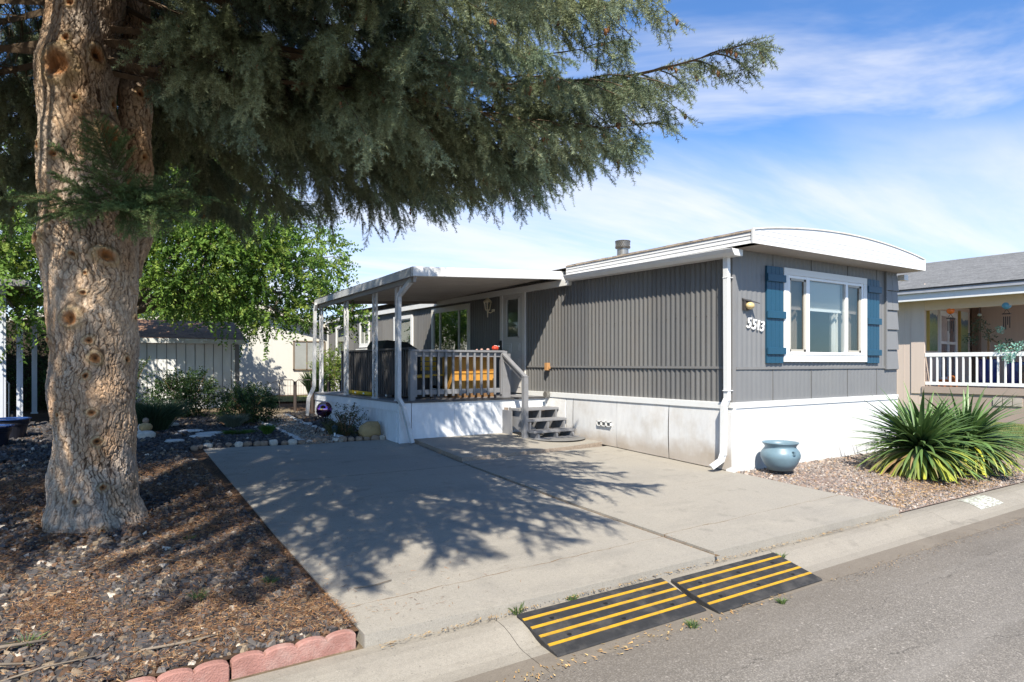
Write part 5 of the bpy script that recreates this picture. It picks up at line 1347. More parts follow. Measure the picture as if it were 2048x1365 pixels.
# ------------------------------------------------------------------ spruce
CAMX, CAMY = -8.0928, -6.2361
FX, FY = .55731, .83030
def dep(px, py, d):
    u = (px-1024)/1320.; v = (728-py)/1320.
    return np.array([CAMX+d*(FX+u*FY), CAMY+d*(FY-u*FX), 1.6+d*v])
TRUNK = [(-0.3,-7.868,1.441,0.56),(-0.109,-7.868,1.441,0.504),(-0.01,-7.872,1.444,0.47),(0.261,-7.884,1.452,0.432),(0.753,-7.892,1.458,0.417),(1.245,-7.888,1.455,0.432),(1.738,-7.892,1.458,0.456),(2.23,-7.897,1.461,0.466),(2.526,-7.913,1.472,0.49),(2.821,-7.929,1.483,0.514),(3.018,-7.954,1.499,0.485),(3.215,-7.97,1.51,0.451),(3.56,-8.003,1.532,0.407),(3.781,-7.986,1.521,0.437),(4.003,-8.003,1.532,0.407),(4.2,-8.015,1.54,0.393),(4.446,-8.015,1.54,0.407),(4.643,-8.015,1.54,0.398),(4.939,-7.978,1.516,0.378),(5.185,-7.937,1.488,0.378),(5.677,-7.921,1.477,0.359),(6.662,-7.88,1.45,0.32),(8.632,-7.819,1.408,0.252),(11.094,-7.758,1.367,0.184),(15.033,-7.676,1.312,0.039)]
TRUNK2 = [(2.5,-7.62,1.74,0.16),(2.906,-7.551,1.77,0.2),(3.222,-7.533,1.759,0.195),(3.59,-7.52,1.75,0.184),(3.959,-7.507,1.741,0.179),(4.275,-7.507,1.741,0.174),(4.643,-7.511,1.744,0.163),(5.117,-7.507,1.741,0.158),(6.486,-7.45,1.703,0.142),(8.592,-7.385,1.659,0.105),(11.225,-7.341,1.63,0.032)]
KNOTS = [(4.385,-0.461,0.141),(4.54,0.428,0.08),(3.789,0.656,0.141),(3.657,-1.209,0.047),(3.554,-0.611,0.056),(2.615,-0.337,0.042),(2.615,0.313,0.103),(2.445,-0.125,0.028),(2.258,-0.189,0.038),(2.013,-0.45,0.094),(1.816,-0.094,0.047),(1.647,0.03,0.066),(1.487,-0.171,0.042),(1.14,-0.054,0.038),(0.867,0.068,0.047),(0.43,0.187,0.042),(0.313,-0.429,0.038),(1.638,0.817,0.042),(2.051,1.116,0.038),(2.774,-1.262,0.085),(1.825,-1.225,0.042),(4.103,-0.086,0.038),(4.644,-0.272,0.047),(4.15,0.98,0.056),(4.982,-0.318,0.047),(0.041,0.129,0.028),(1.121,-0.876,0.028)]

def trunk_mesh(name, tab, nth, nz, z1, seed, knots, m, parent, cell=.04, flare=True):
    tab = np.array(tab); z0 = tab[0, 0]
    zs = np.linspace(z0, z1, nz); th = np.linspace(0, 2*PI, nth, endpoint=False)
    TH, Zg = np.meshgrid(th, zs)
    cx = np.interp(zs, tab[:, 0], tab[:, 1])[:, None]; cy = np.interp(zs, tab[:, 0], tab[:, 2])[:, None]; R = np.interp(zs, tab[:, 0], tab[:, 3])[:, None]
    # smooth radius a little
    k = np.ones(9)/9; Rp = np.pad(R[:, 0], 4, 'edge'); R = np.convolve(Rp, k, 'valid')[:, None]
    C3 = np.stack([np.cos(TH)*R, np.sin(TH)*R, Zg], -1)
    lump = (vnoise(C3*2.3+seed, seed)-.5)*.06+(vnoise(C3*6+seed, seed+1)-.5)*.028
    if flare: lump = lump+np.clip(.35-Zg, 0, 1)**1.5*.35*(.5+.5*np.sin(TH*5+1.3)+.3*np.sin(TH*9))*.6
    # bark plates: jittered cells, taller than wide, wrapped round the trunk
    rm = float(R.mean()); nc = int(2*PI*rm/cell); ch = cell*2.1
    wob = (vnoise(C3*5, seed+4)-.5)
    U = TH/(2*PI)*nc+wob*2.2+(vnoise(C3*17, seed+14)-.5)*.8+(vnoise(C3*40, seed+15)-.5)*.6; Wv = Zg/ch+(vnoise(C3*4+9, seed+5)-.5)*2.+(vnoise(C3*16+9, seed+16)-.5)*.8+(vnoise(C3*38, seed+17)-.5)*.6
    iu = np.floor(U).astype(int); iw = np.floor(Wv).astype(int)
    rng = np.random.default_rng(seed); H = rng.uniform(0, 1, (512, nc, 3))
    f1 = np.full(U.shape, 9.); f2 = np.full(U.shape, 9.); cid = np.zeros(U.shape); sx = np.zeros(U.shape); sy = np.zeros(U.shape); tx = np.zeros(U.shape); ty = np.zeros(U.shape)
    for du in (-1, 0, 1):
        for dw in (-1, 0, 1):
            a = iu+du; b = iw+dw; hh = H[b % 512, a % nc]
            d = np.hypot(a+hh[..., 0]-U, (b+hh[..., 1]-Wv)*1.0)
            new = d < f1; sec_ = (~new) & (d < f2); qx = a+hh[..., 0]; qy = b+hh[..., 1]
            tx = np.where(new, sx, np.where(sec_, qx, tx)); ty = np.where(new, sy, np.where(sec_, qy, ty)); sx = np.where(new, qx, sx); sy = np.where(new, qy, sy)
            f2 = np.where(new, f1, np.minimum(f2, d)); cid = np.where(new, hh[..., 2], cid); f1 = np.where(new, d, f1)
    vert = np.abs(tx-sx)/(np.abs(tx-sx)+np.abs(ty-sy)+1e-6)
    wd = .14+.34*vert**1.3; edge = np.clip((f2-f1)/wd, 0, 1); plate = np.clip(edge*1.5, 0, 1)**.6
    # finer scales breaking up the plates
    nc2 = int(nc*2.3); U2 = TH/(2*PI)*nc2+wob*3+(vnoise(C3*30, seed+24)-.5)*.9; W2 = Zg/(ch*.42)+(vnoise(C3*26+5, seed+25)-.5)*1.2
    iu = np.floor(U2).astype(int); iw = np.floor(W2).astype(int); H2 = rng.uniform(0, 1, (1024, nc2, 3)); g1 = np.full(U.shape, 9.); g2 = np.full(U.shape, 9.); cid2 = np.zeros(U.shape)
    for du in (-1, 0, 1):
        for dw in (-1, 0, 1):
            a = iu+du; b = iw+dw; hh = H2[b % 1024, a % nc2]; d = np.hypot(a+hh[..., 0]-U2, b+hh[..., 1]-W2); new = d < g1
            g2 = np.where(new, g1, np.minimum(g2, d)); cid2 = np.where(new, hh[..., 2], cid2); g1 = np.where(new, d, g1)
    scale2 = np.clip((g2-g1)/.2, 0, 1)
    fine = vnoise(C3*38, seed+7)
    deep = vnoise(C3*3.1+3, seed+8)
    crackw = np.clip(.3+1.1*deep, .35, 1)*(.5+.5*vert)
    disp = lump+.028*crackw*(plate-1)+.005*(scale2-1)+.006*(fine-.5)+.008*(cid-.5)+.004*(cid2-.5)+.006*(vnoise(C3*np.array([70, 70, 30.]), seed+9)-.5)
    pl = np.array([.47,.325,.21]); pl2 = np.array([.53,.41,.305]); pl3 = np.array([.43,.235,.11]); cr = np.array([.05,.02,.009])
    col = pl+(pl2-pl)*cid[..., None]
    t3 = np.clip((vnoise(C3*2.6+31, seed+3)-.52)*4, 0, 1)*.8
    col = col+(pl3-col)*t3[..., None]*.6
    col = col*(.78+.44*fine[..., None])
    pat = vnoise(C3*1.4+57, seed+21); col = col*(.84+.38*pat[..., None])
    gr_ = np.clip((vnoise(C3*3.3+77, seed+22)-.55)*5, 0, 1)[..., None]*.6; col = col+(np.array([.33,.3,.27])-col)*gr_
    col = col*(.82+.3*cid2[..., None])*(.72+.28*scale2[..., None])
    dk = (1-np.clip(edge*1.4, 0, 1))*np.clip(crackw*1.3, 0, 1)
    col = col+(cr-col)*dk[..., None]*.92
    phi0 = math.atan2(CAMY-1.45, CAMX+7.9)
    for kz, kt, ks in knots:
        dth = (TH-(phi0+kt)+PI) % (2*PI)-PI
        dx = dth*R; dz = Zg-kz
        ca_, sa_ = math.cos(kz*7), math.sin(kz*7); ea = .82+.5*((kz*5.3) % 1)
        rr = np.hypot(dx*ca_+dz*sa_, (dz*ca_-dx*sa_)*ea)/(ks*.75)
        rr = rr*(1+.5*(vnoise(np.stack([dx*9/ks*.1, dz*9/ks*.1, dx*0+kz], -1), 3)-.5))
        hump = np.exp(-(rr/2.0)**2)*ks*.38+np.exp(-((rr-1.15)/.33)**2)*ks*.16*(.6+.8*fine)
        pit = np.clip(1-rr/.85, 0, 1)**.7
        disp = disp*(1-np.exp(-(rr/1.8)**2)*.5)+hump-pit*ks*.55
        ring = np.exp(-((rr-1.25)/.5)**2)
        yel = np.array([.42,.30,.15]); org = np.array([.32,.13,.04]); blk = np.array([.025,.014,.008])
        col = col+(yel-col)*(ring*.6*(.5+fine*.8))[..., None].clip(0, .8)
        w = np.clip(1.15-rr, 0, 1)*1.6
        col = col+(org*(.5+fine[..., None])-col)*np.clip(w, 0, .9)[..., None]
        w = np.clip((.62-rr+.5*(fine-.5))*2.2, 0, 1)*(.95 if ks < .09 else .55)
        col = col+(blk-col)*w[..., None]
        crl = np.exp(-((rr-1.75)/.22)**2)*np.clip(dz/ks+.3, 0, 1)
        col = col+(cr-col)*(crl*.6)[..., None]
    Rr = R+disp
    V = np.stack([cx+np.cos(TH)*Rr, cy+np.sin(TH)*Rr, Zg+0*TH], -1).reshape(-1, 3)
    i = np.arange(nz*nth).reshape(nz, nth); j = np.roll(i, -1, 1)
    T = np.stack([i[:-1], j[:-1], j[1:], i[1:]], -1).reshape(-1, 4)
    return tri_obj(name, V, T, m, parent, tint=col.reshape(-1, 3).clip(0, 1), smooth=True)
SPR = thing('spruce_tree', (-7.9, 1.45, .03), 'huge twin trunked blue spruce with drooping boughs beside the driveway', 'tree')
TRUNK = [(z, x, y, r*(.85 if z > .2 else .93 if z > -.05 else 1.08)) for z, x, y, r in TRUNK]; TRUNK2 = [(z, x, y, r*.88) for z, x, y, r in TRUNK2]
BARK = tint_mat('spruce_bark', .88, bstr=.5, bscale=70, nvar=.15, spec=.15)
trunk_mesh('trunk', TRUNK, 520, 900, 5.75, 3, KNOTS, BARK, SPR)
tt = [r for r in TRUNK if r[0] > 5.6]
b = MB(); b.tube([(r[1], r[2], r[0]) for r in tt], [r[3] for r in tt], 16); b.build('trunk', mat('bark_plain', (.3,.21,.16), .9, .4, 12, 40, .5), SPR, smooth=True)
trunk_mesh('trunk', TRUNK2, 170, 420, 6.0, 8, [(3.75,.5,.05),(3.45,-.2,.05),(4.4,.2,.05)], BARK, SPR, .05, False)

NEEDLE = tint_mat('spruce_needles', .6, trans=.32, spec=.35, per_object=True)
TWIG = mat('spruce_twig', (.11,.075,.045), .85, .3, 20)
CONE = mat('spruce_cone', (.22,.105,.045), .7, .3, 30)

class Foliage:
    """collects needle shoots and twigs, builds one mesh with needle, twig and cone materials"""
    def __init__(s, seed):
        s.r = np.random.default_rng(seed); s.sh = []; s.tw = []; s.co = []
    def shoot(s, p, d, L, tint, kind=0): s.sh.append((p, d, L, tint, kind))
    def twig(s, p, q, r0, r1): s.tw.append((p, q, r0, r1))
    def cone(s, p): s.co.append(p)
    def arrays(s, k=30, nl=.021, w=.0016):
        r = s.r
        P = np.array([x[0] for x in s.sh]); D = norm(np.array([x[1] for x in s.sh])); L = np.array([x[2] for x in s.sh]); C = np.array([x[3] for x in s.sh])
        n = len(P)
        ref = np.where(np.abs(D[:, 2:3]) < .9, np.array([[0, 0, 1.]]), np.array([[1., 0, 0]])); A = norm(np.cross(D, ref)); B = np.cross(D, A)
        t = (np.arange(k)+r.uniform(0, 1, (n, k)))/k; ph = r.uniform(0, 2*PI, (n, k))
        rad = A[:, None]*np.cos(ph)[..., None]+B[:, None]*np.sin(ph)[..., None]
        fwd = .34+.7*t**4
        nd = norm(rad+D[:, None]*fwd[..., None]+np.array([0, 0, .12]))
        base = P[:, None]+D[:, None]*(t*L[:, None])[..., None]
        ln = nl*r.uniform(.75, 1.15, (n, k))*(1-.25*t)
        side = norm(np.cross(nd, r.normal(size=(n, k, 3))))*w
        V = np.stack([base-side, base+side, base+nd*ln[..., None]], 2).reshape(-1, 3)
        T = np.arange(len(V)).reshape(-1, 3)
        tint = C[:, None]*r.uniform(.75, 1.25, (n, k, 1))*(.85+.3*t[..., None])
        tint = np.repeat(tint.reshape(-1, 3), 3, 0)
        mi = np.zeros(len(T), int)
        # twigs as three-sided prisms
        Vs, Ts, Ms, Cs = [V], [T], [mi], [tint]; off = len(V)
        # stem of every shoot
        tw = [(p, p+d/np.linalg.norm(d)*l*.9, .0012, .0007) for p, d, l, _, _ in s.sh]+s.tw
        p0 = np.array([a[0] for a in tw]); p1 = np.array([a[1] for a in tw]); r0 = np.array([a[2] for a in tw]); r1 = np.array([a[3] for a in tw])
        d = norm(p1-p0); ref = np.where(np.abs(d[:, 2:3]) < .9, np.array([[0, 0, 1.]]), np.array([[1., 0, 0]])); a_ = norm(np.cross(d, ref)); b_ = np.cross(d, a_)
        vs = []
        for k3 in range(3):
            an = 2*PI*k3/3; o = a_*math.cos(an)+b_*math.sin(an)
            vs += [p0+o*r0[:, None], p1+o*r1[:, None]]
        vs = np.stack(vs, 1); m_ = len(tw)
        tr = []
        for k3 in range(3):
            a, b, c, e = 2*k3, 2*k3+1, (2*k3+2) % 6, (2*k3+3) % 6
            tr += [(a, c, e), (a, e, b)]
        tr = (np.array(tr)[None]+np.arange(m_)[:, None, None]*6).reshape(-1, 3)
        Vs.append(vs.reshape(-1, 3)); Ts.append(tr+off); Ms.append(np.ones(len(tr), int)); Cs.append(np.full((m_*6, 3), .1)); off += m_*6
        if s.co:
            cp = np.array(s.co); n = len(cp); prof = [(.003, 0), (.011, -.008), (.0125, -.02), (.009, -.036), (.002, -.045)]; q = 6; vs = []
            for rr, zz in prof:
                for j in range(q): vs.append(cp+np.array([rr*math.cos(2*PI*j/q), rr*math.sin(2*PI*j/q), zz]))
            vs = np.stack(vs, 1); tr = []
            for i in range(len(prof)-1):
                for j in range(q):
                    j2 = (j+1) % q; tr += [(i*q+j, i*q+j2, (i+1)*q+j2), (i*q+j, (i+1)*q+j2, (i+1)*q+j)]
            tr = (np.array(tr)[None]+np.arange(n)[:, None, None]*len(prof)*q).reshape(-1, 3)
            Vs.append(vs.reshape(-1, 3)); Ts.append(tr+off); Ms.append(np.full(len(tr), 2)); Cs.append(np.full((n*len(prof)*q, 3), .1))
        return np.concatenate(Vs), np.concatenate(Ts), np.concatenate(Ms), np.concatenate(Cs)

def bough(seed, L=5.5, cones=0., dens=1., s0=.3, hang=1., green=(.135,.165,.092), tipc=(.34,.40,.29)):
    F = Foliage(seed); r = F.r; green = np.array(green); tipc = np.array(tipc)
    wob = r.uniform(-1, 1, 4)
    def ax(s): return np.array([L*s, .12*L*(.25*wob[0]*math.sin(3*s)+.12*wob[1]*math.sin(8*s)), L*(-.17*s+.03*math.sin(6*s+wob[2])*s+.075*s**4)])
    K = 34
    for k in range(K):
        s, s2 = k/K, (k+1)/K
        F.twig(ax(s), ax(s2), .038*(1-s)**1.0+.004, .038*(1-s2)**1.0+.003)
    ns = int(60*dens)
    for i in range(ns):
        s = .07+.92*(i+r.uniform(-.3, .3))/ns
        if s > s0 and math.sin(s*23+wob[3]*3)+r.normal(0, .5) < -.6: continue
        p = ax(s); d = norm(ax(min(s+.02, 1.02))-ax(s-.02)); side = 1 if i % 2 else -1
        lat = norm(np.cross(np.array([0, 0, 1.]), d))*side
        ang = math.radians(r.uniform(42, 66)*(1-.35*s))
        dr = d*math.cos(ang)+lat*math.sin(ang); dr[2] += r.uniform(-.15, .1)
        l = (.35+1.15*max(math.sin(PI*min(1, s*.82+.16)), 0)**.9)*(1-.62*s**2)*r.uniform(.75, 1.15)
        if s < s0:
            if r.random() < .75:     # dead, bare twigs near the trunk
                l *= .7; q = p
                for t in range(3):
                    q2 = q+norm(dr+np.array([0, 0, -.35*t])+r.normal(0, .15, 3))*l/3; F.twig(q, q2, .006-.0015*t, .0045-.0014*t)
                    for _ in range(2):
                        e = q2+norm(np.array([r.normal(0, .5), r.normal(0, .5), -1.]))*r.uniform(.1, .4); F.twig(q2, e, .0025, .001)
                    q = q2
            if s < s0-.12: continue
        def sec(t): return p+dr*l*t+np.array([0, 0, -.3*l*t*t*hang])
        for t in range(4): F.twig(sec(t/4), sec((t+1)/4), .009*(1-t/5), .007*(1-t/5))
        nt = max(3, int(l/.07))
        for j in range(nt):
            t = (.1 if s > s0 else .4)+.9*(j+r.uniform(0, 1))/nt*(1 if s > s0 else .66)
            q = sec(t); sd = norm(sec(t+.05)-sec(t-.05))
            near = s > .84
            hl = r.uniform(.1, .26 if r.random() < .75 else .44)*(1-.4*t)*(1-.5*max(0, s-.5)/.5)*hang+.07
            td = norm(sd*(.55 if not near else .85)+np.array([r.normal(0, .33), r.normal(0, .33), -.62*hang*r.uniform(.6, 1.3) if not near else -.3]))
            age = r.uniform(0, 1)
            base = green*(.75+.6*r.random())+(tipc-green)*(max(0, t-.35)*.6+.25*(age > .7))
            n = max(1, int(round(hl/.095))); sg = hl/n
            bend = r.normal(0, .12, 3); cur = q; dcur = td; sv = norm(np.cross(td, r.normal(size=3)))
            for m in range(n):
                f = (m+.5)/n
                tin = base+(tipc-base)*(.8*f**2)
                F.shoot(cur, dcur, sg*1.12, tin)
                ls = r.uniform(.085, .15)*(1.1-.45*f)
                F.shoot(cur+dcur*sg*r.uniform(0, .4), norm(dcur*.85+sv*.75+r.normal(0, .12, 3)), ls, tin)
                F.shoot(cur+dcur*sg*r.uniform(.4, .9), norm(dcur*.85-sv*.75+r.normal(0, .12, 3)), ls*.9, tin)
                cur = cur+dcur*sg; dcur = norm(dcur+bend*.5+np.array([0, 0, -.08]))
            F.shoot(cur, dcur, r.uniform(.08, .12), base*.3+tipc*.7)
            if cones and r.random() < cones*(.2+s)*.55:
                for _ in range(r.integers(1, 4)): F.cone(q+td*hl*r.uniform(.3, .8)+r.normal(0, .012, 3))
        F.shoot(sec(.93), norm(sec(1.0)-sec(.9)), .13, tipc)
    for t in range(6): F.shoot(ax(.94+.01*t), norm(ax(1)-ax(.96)+r.normal(0, .03, 3)), .12, tipc)
    return F
BM = []
for sd, co, s0_ in ((1, .16, .27), (2, .22, .27), (3, .01, .12), (4, .01, .12), (5, .06, .15), (6, .05, .6)):
    F = bough(sd, cones=co, s0=s0_, hang=1.1 if s0_ < .25 else .95); V, T, mi, tn = F.arrays(42, .034, .0025); print('BOUGH', len(T))
    BM.append(tri_obj('branch', V, T, [NEEDLE, TWIG, CONE], mi=mi, tint=tn, mesh_only=True))
F = bough(9, dens=.8); V, T, mi, tn = F.arrays(8, .045, .0065); BLO = tri_obj('branch', V, T, [NEEDLE, TWIG, CONE], mi=mi, tint=tn, mesh_only=True)
F = bough(19, dens=.8, s0=.62); V, T, mi, tn = F.arrays(8, .045, .0065); BLO2 = tri_obj('branch', V, T, [NEEDLE, TWIG, CONE], mi=mi, tint=tn, mesh_only=True)
def place_bough(az, L, za, zt, me, roll=0.):
    tab = np.array(TRUNK); cx = np.interp(za, tab[:, 0], tab[:, 1]); cy = np.interp(za, tab[:, 0], tab[:, 2]); rt = np.interp(za, tab[:, 0], tab[:, 3])*.6
    a = math.radians(az); sc = (L-rt)/5.5
    tilt = math.atan2(-(zt-za), L)-.095
    o = bpy.data.objects.new('branch', me); COL.objects.link(o); o.parent = SPR
    o.location = Vector((cx+rt*math.cos(a), cy+rt*math.sin(a), za))-SPR.location
    o.rotation_euler = (roll, tilt, a); o.scale = (sc, max(sc, .75) if sc > .5 else sc*1.2, max(sc, .8) if sc > .5 else sc*1.2)
    return o
rb = random.Random(21)
place_bough(-47.7, 6.35, 4.75, 3.95, BM[1]); place_bough(-53.5, 6.3, 5.75, 4.38, BM[1], .1)
place_bough(-45.5, 5.7, 4.6, 3.72, BM[0], .08); place_bough(-41.5, 5.9, 4.9, 4.1, BM[1], -.08); place_bough(-33, 5.6, 4.5, 3.9, BM[4])
W1 = [(-37, 5.5, 4.75, 4.05), (-24, 5.6, 4.6, 4.05), (-8, 5.3, 4.85, 4.25), (8, 5.2, 4.65, 4.2), (24, 4.7, 4.8, 4.3), (43, 4.9, 4.6, 4.3), (64, 5.0, 4.75, 4.25), (88, 4.9, 4.6, 4.2), (112, 5.2, 4.7, 4.2), (137, 5.4, 4.6, 4.0), (160, 5.4, 4.75, 3.8), (-176, 5.2, 4.6, 3.7)]
for k, (az, L, za, zt) in enumerate(W1): place_bough(az, L, za, zt, BM[(k*2+1) % 5] if az < 30 and az > -60 else BM[2+k % 2], rb.uniform(-.12, .12))
for az in (-106, -98, -90, -82, -75): place_bough(az, 7.0, 6.1+rb.uniform(0, .3), 5.25+rb.uniform(-.1, .2), BM[5] if az < -94 else BM[rb.randrange(2)], rb.uniform(-.1, .1))
for zc, n, L, dz, skip in ((5.25, 12, 5.7, .75, True), (5.85, 12, 5.7, .8, False), (6.5, 11, 5.4, .8, False), (7.2, 10, 4.9, .7, False), (8.0, 8, 4.3, .6, False), (8.9, 7, 3.6, .4, False), (9.9, 6, 2.9, .2, False), (11., 5, 2.1, 0., False), (12.2, 4, 1.3, -.2, False)):
    a0 = rb.uniform(0, 360)
    for k in range(n):
        az = (a0+360*k/n+rb.uniform(-9, 9)+180) % 360-180
        lo = zc > 6.8
        if -15 < az < 95: L2 = L*{5.25: .84, 5.85: .76, 6.5: .72, 7.2: .72}.get(zc, .78)
        elif -140 < az < -60: L2 = L*1.1
        else: L2 = L
        if skip and -128 < az < -66:
            place_bough(az, 6.3*rb.uniform(.95, 1.05), 5.5+rb.uniform(0, .3), 4.75+rb.uniform(-.1, .2), BM[5] if az < -92 else BM[rb.randrange(2)]); continue
        place_bough(az, L2*rb.uniform(.9, 1.06), zc+rb.uniform(-.2, .2), zc-dz+rb.uniform(-.15, .15), (BLO2 if lo else BM[5]) if -158 < az < -94 else BLO if lo else BM[rb.randrange(5)], rb.uniform(-.12, .12))
# fresh green shoots growing from the front of the trunk
def spray(F, p, q, up, n, sl, tint, tipc):
    p = np.array(p); q = np.array(q); d = norm(q-p); L = np.linalg.norm(q-p); lat = norm(np.cross(d, np.array(up)))
    r = F.r; tint = np.array(tint); tipc = np.array(tipc)
    F.twig(p, q, .006, .002)
    n = int(n*1.6)
    for i in range(n):
        t = .08+.9*i/n; b = p+(q-p)*t; s = (1 if i % 2 else -1)
        l = sl*(1-.72*t)*r.uniform(.8, 1.15)
        dd = norm(d*.75+lat*s*.8+r.normal(0, .14, 3)+np.array([0, 0, -.15]))
        F.twig(b, b+dd*l, .003, .0015)
        m = max(2, int(l/.05))
        for j in range(m):
            f = j/m; c = b+dd*l*f
            F.shoot(c, dd, l/m*1.3, tint+(tipc-tint)*f**2)
            if j and l > .12: F.shoot(c, norm(dd*.7+d*.6*(1 if j % 2 else -.2)+r.normal(0, .2, 3)), .07, tint+(tipc-tint)*.5*f)
    for j in range(6): F.shoot(p+(q-p)*(.4+.1*j), d, L*.13, tint+(tipc-tint)*j/6)
F = Foliage(77); G1, G2 = (.13,.175,.065), (.28,.36,.15)
o0 = dep(228, 395, 6.0)
for (px, py, d_, n, sl) in ((190, 242, 5.8, 22, .34), (205, 270, 5.95, 18, .3), (100, 285, 5.85, 14, .2), (20, 388, 5.7, 22, .3), (60, 440, 5.75, 18, .26), (105, 345, 5.7, 16, .24), (430, 400, 5.85, 26, .34), (395, 345, 6.1, 18, .26), (400, 440, 5.7, 22, .3), (340, 470, 5.65, 20, .3), (280, 475, 5.6, 18, .28), (300, 350, 5.7, 16, .24), (215, 330, 5.5, 14, .3), (150, 455, 5.6, 14, .2), (-30, 400, 5.8, 14, .2), (255, 420, 5.5, 14, .3), (370, 380, 5.6, 18, .28)):
    e = dep(px, py, d_); st = o0+np.array([F.r.normal(0, .06), F.r.normal(0, .03), F.r.normal(0, .08)]); mid = st+(e-st)*.3
    spray(F, st, e, (.2, -.5, .85) if abs(e[2]-st[2]) < .4 else (FX, FY, .1), n, sl, G1, G2)
V, T, mi, tn = F.arrays(44, .026, .0019)
tri_obj('trunk_shoots', V, T, [NEEDLE, TWIG], SPR, mi=mi, tint=tn)

# ------------------------------------------------------------------ broadleaf trees and shrubs
def leaves(name, twigs, m, parent, seed, lw=.03, ll=.065, step=.05, cols=((.1,.2,.03),), droop=.5, per=2):
    """twigs: list of (start, dir, length); two ranks of leaflets along each"""
    r = np.random.default_rng(seed); P = []; D = []; Cs = []; cols = np.array(cols)
    for st, d, L, ci in twigs:
        n = max(2, int(L/step)); t = (np.arange(n)+.5)/n
        pts = st+d*L*t[:, None]+np.array([0, 0, -droop*L])*(t**2)[:, None]
        c = cols[ci % len(cols)]
        for k in range(per):
            sd = norm(np.cross(d, r.normal(size=3)))
            P.append(pts+r.normal(0, .012, pts.shape)); dd = norm(d*.5+sd+r.normal(0, .35, pts.shape)+np.array([0, 0, -.25])); D.append(dd)
            Cs.append(c*r.uniform(.78, 1.2, (n, 1)))
    P = np.concatenate(P); D = np.concatenate(D); Cs = np.concatenate(Cs); n = len(P)
    s = norm(np.cross(D, r.normal(size=(n, 3)))); sz = r.uniform(.7, 1.2, (n, 1)); nn = np.cross(D, s)
    V = np.stack([P, P+D*ll*.45*sz+s*lw*.5*sz+nn*lw*.12, P+D*ll*sz, P+D*ll*.45*sz-s*lw*.5*sz+nn*lw*.12], 1).reshape(-1, 3)
    return tri_obj(name, V, np.arange(4*n).reshape(-1, 4), m, parent, tint=np.repeat(Cs, 4, 0).clip(0, 1))
def crown(ells, n, seed, L=(.35, .9), down=.35):
    r = np.random.default_rng(seed); out = []
    w = np.array([e[1][0]*e[1][1]*e[1][2] for e in ells])**.75; w /= w.sum()
    for i in r.choice(len(ells), n, p=w):
        c, rad = np.array(ells[i][0]), np.array(ells[i][1])
        d = norm(r.normal(size=3)); q = c+d*rad*r.uniform(.45, 1)**.7
        dr = norm(d*.8+r.normal(0, .5, 3)+np.array([0, 0, -down])); out.append((q, dr, r.uniform(*L), r.integers(0, 1000)))
    return out
ash = thing('ash_tree', tuple(dep(225, 840, 15.2)*np.array([1, 1, 0])+np.array([0, 0, .4])), 'bright green leafy tree with hanging sprays behind the shrubs and shed', 'tree')
E_ = [(dep(415, 500, 15.2), (1.5, 1.2, 1.2)), (dep(550, 535, 16), (1.3, 1.1, .95)), (dep(350, 400, 15.5), (1.6, 1.5, 1.5)), (dep(470, 420, 15.6), (1.4, 1.2, 1.3)), (dep(625, 520, 17), (.95, .8, .85)), (dep(650, 615, 17), (.9, .6, .36)), (dep(390, 585, 15.2), (.9, .7, .5)), (dep(545, 618, 15.6), (.85, .6, .3)), (dep(700, 628, 17.2), (.4, .3, .2)), (dep(330, 280, 15.8), (1.4, 1.3, 1.2))]
GC = ((.15,.26,.045), (.12,.22,.04), (.2,.31,.055), (.095,.175,.035), (.25,.33,.065))
tw = crown(E_, 4200, 5, (.25, .6))
for px, py in ((500, 690), (545, 700), (585, 690), (535, 720), (470, 700), (705, 660), (440, 690), (515, 675)):
    tw += [(dep(px+random.uniform(-12, 12), py-75, 15.6), np.array([random.uniform(-.2, .2), random.uniform(-.2, .2), -1.]), .75, k) for k in range(2)]
leaves('crown', tw, LEAF, ash, 6, cols=GC, ll=.095, lw=.048, step=.045, droop=.18)
b = MB(); base = ash.location
b.tube([base, base+Vector((.05, 0, 1.2)), dep(250, 600, 15.3), dep(290, 480, 15.4)], [.16, .13, .1, .06], 10)
for e in E_:
    c = e[0]; b.tube([dep(248, 630, 15.2), (dep(280, 540, 15.3)+c)/2+np.array([0, 0, .2]), c, c+np.array([.3, .1, .5])], [.07, .045, .025, .01], 6)
rr_ = np.random.default_rng(3)
for e in E_:
    for _ in range(5):
        d = norm(rr_.normal(size=3)); b.tube([e[0], e[0]+d*np.array(e[1])*.6, e[0]+d*np.array(e[1])*.95+np.array([0, 0, -.15])], [.018, .01, .004], 5)
b.build('trunk', mat('ash_bark', (.17,.14,.11), .9, .3, 10, 40, .4), ash, smooth=True)
lt = thing('maple_tree', tuple(dep(10, 830, 12.9)*np.array([1, 1, 0])+np.array([0, 0, .42])), 'bright green leafy tree hanging over the carport', 'tree')
E2 = [(dep(0, 520, 12.6), (1.2, 1.1, .85)), (dep(70, 500, 13.5), (.9, 1, 1.)), (dep(-80, 450, 12.8), (1.5, 1.3, 1.2)), (dep(30, 620, 12.4), (.75, .6, .35)), (dep(120, 350, 14), (1.2, 1.2, 1.2))]
leaves('crown', crown(E2, 1300, 15), LEAF, lt, 16, cols=GC, ll=.095, lw=.048, step=.05, droop=.3)
b = MB(); base = lt.location+Vector((-1.2, .6, 0)); b.tube([base, base+Vector((.1, 0, 1.8)), dep(-40, 520, 13)], [.14, .12, .07], 9)
for e in E2: b.tube([dep(-40, 560, 13), (dep(-40, 520, 13)+e[0])/2, e[0]], [.06, .04, .015], 6)
b.build('trunk', mat('maple_bark', (.15,.12,.1), .9, .3, 10, 40, .4), lt, smooth=True)
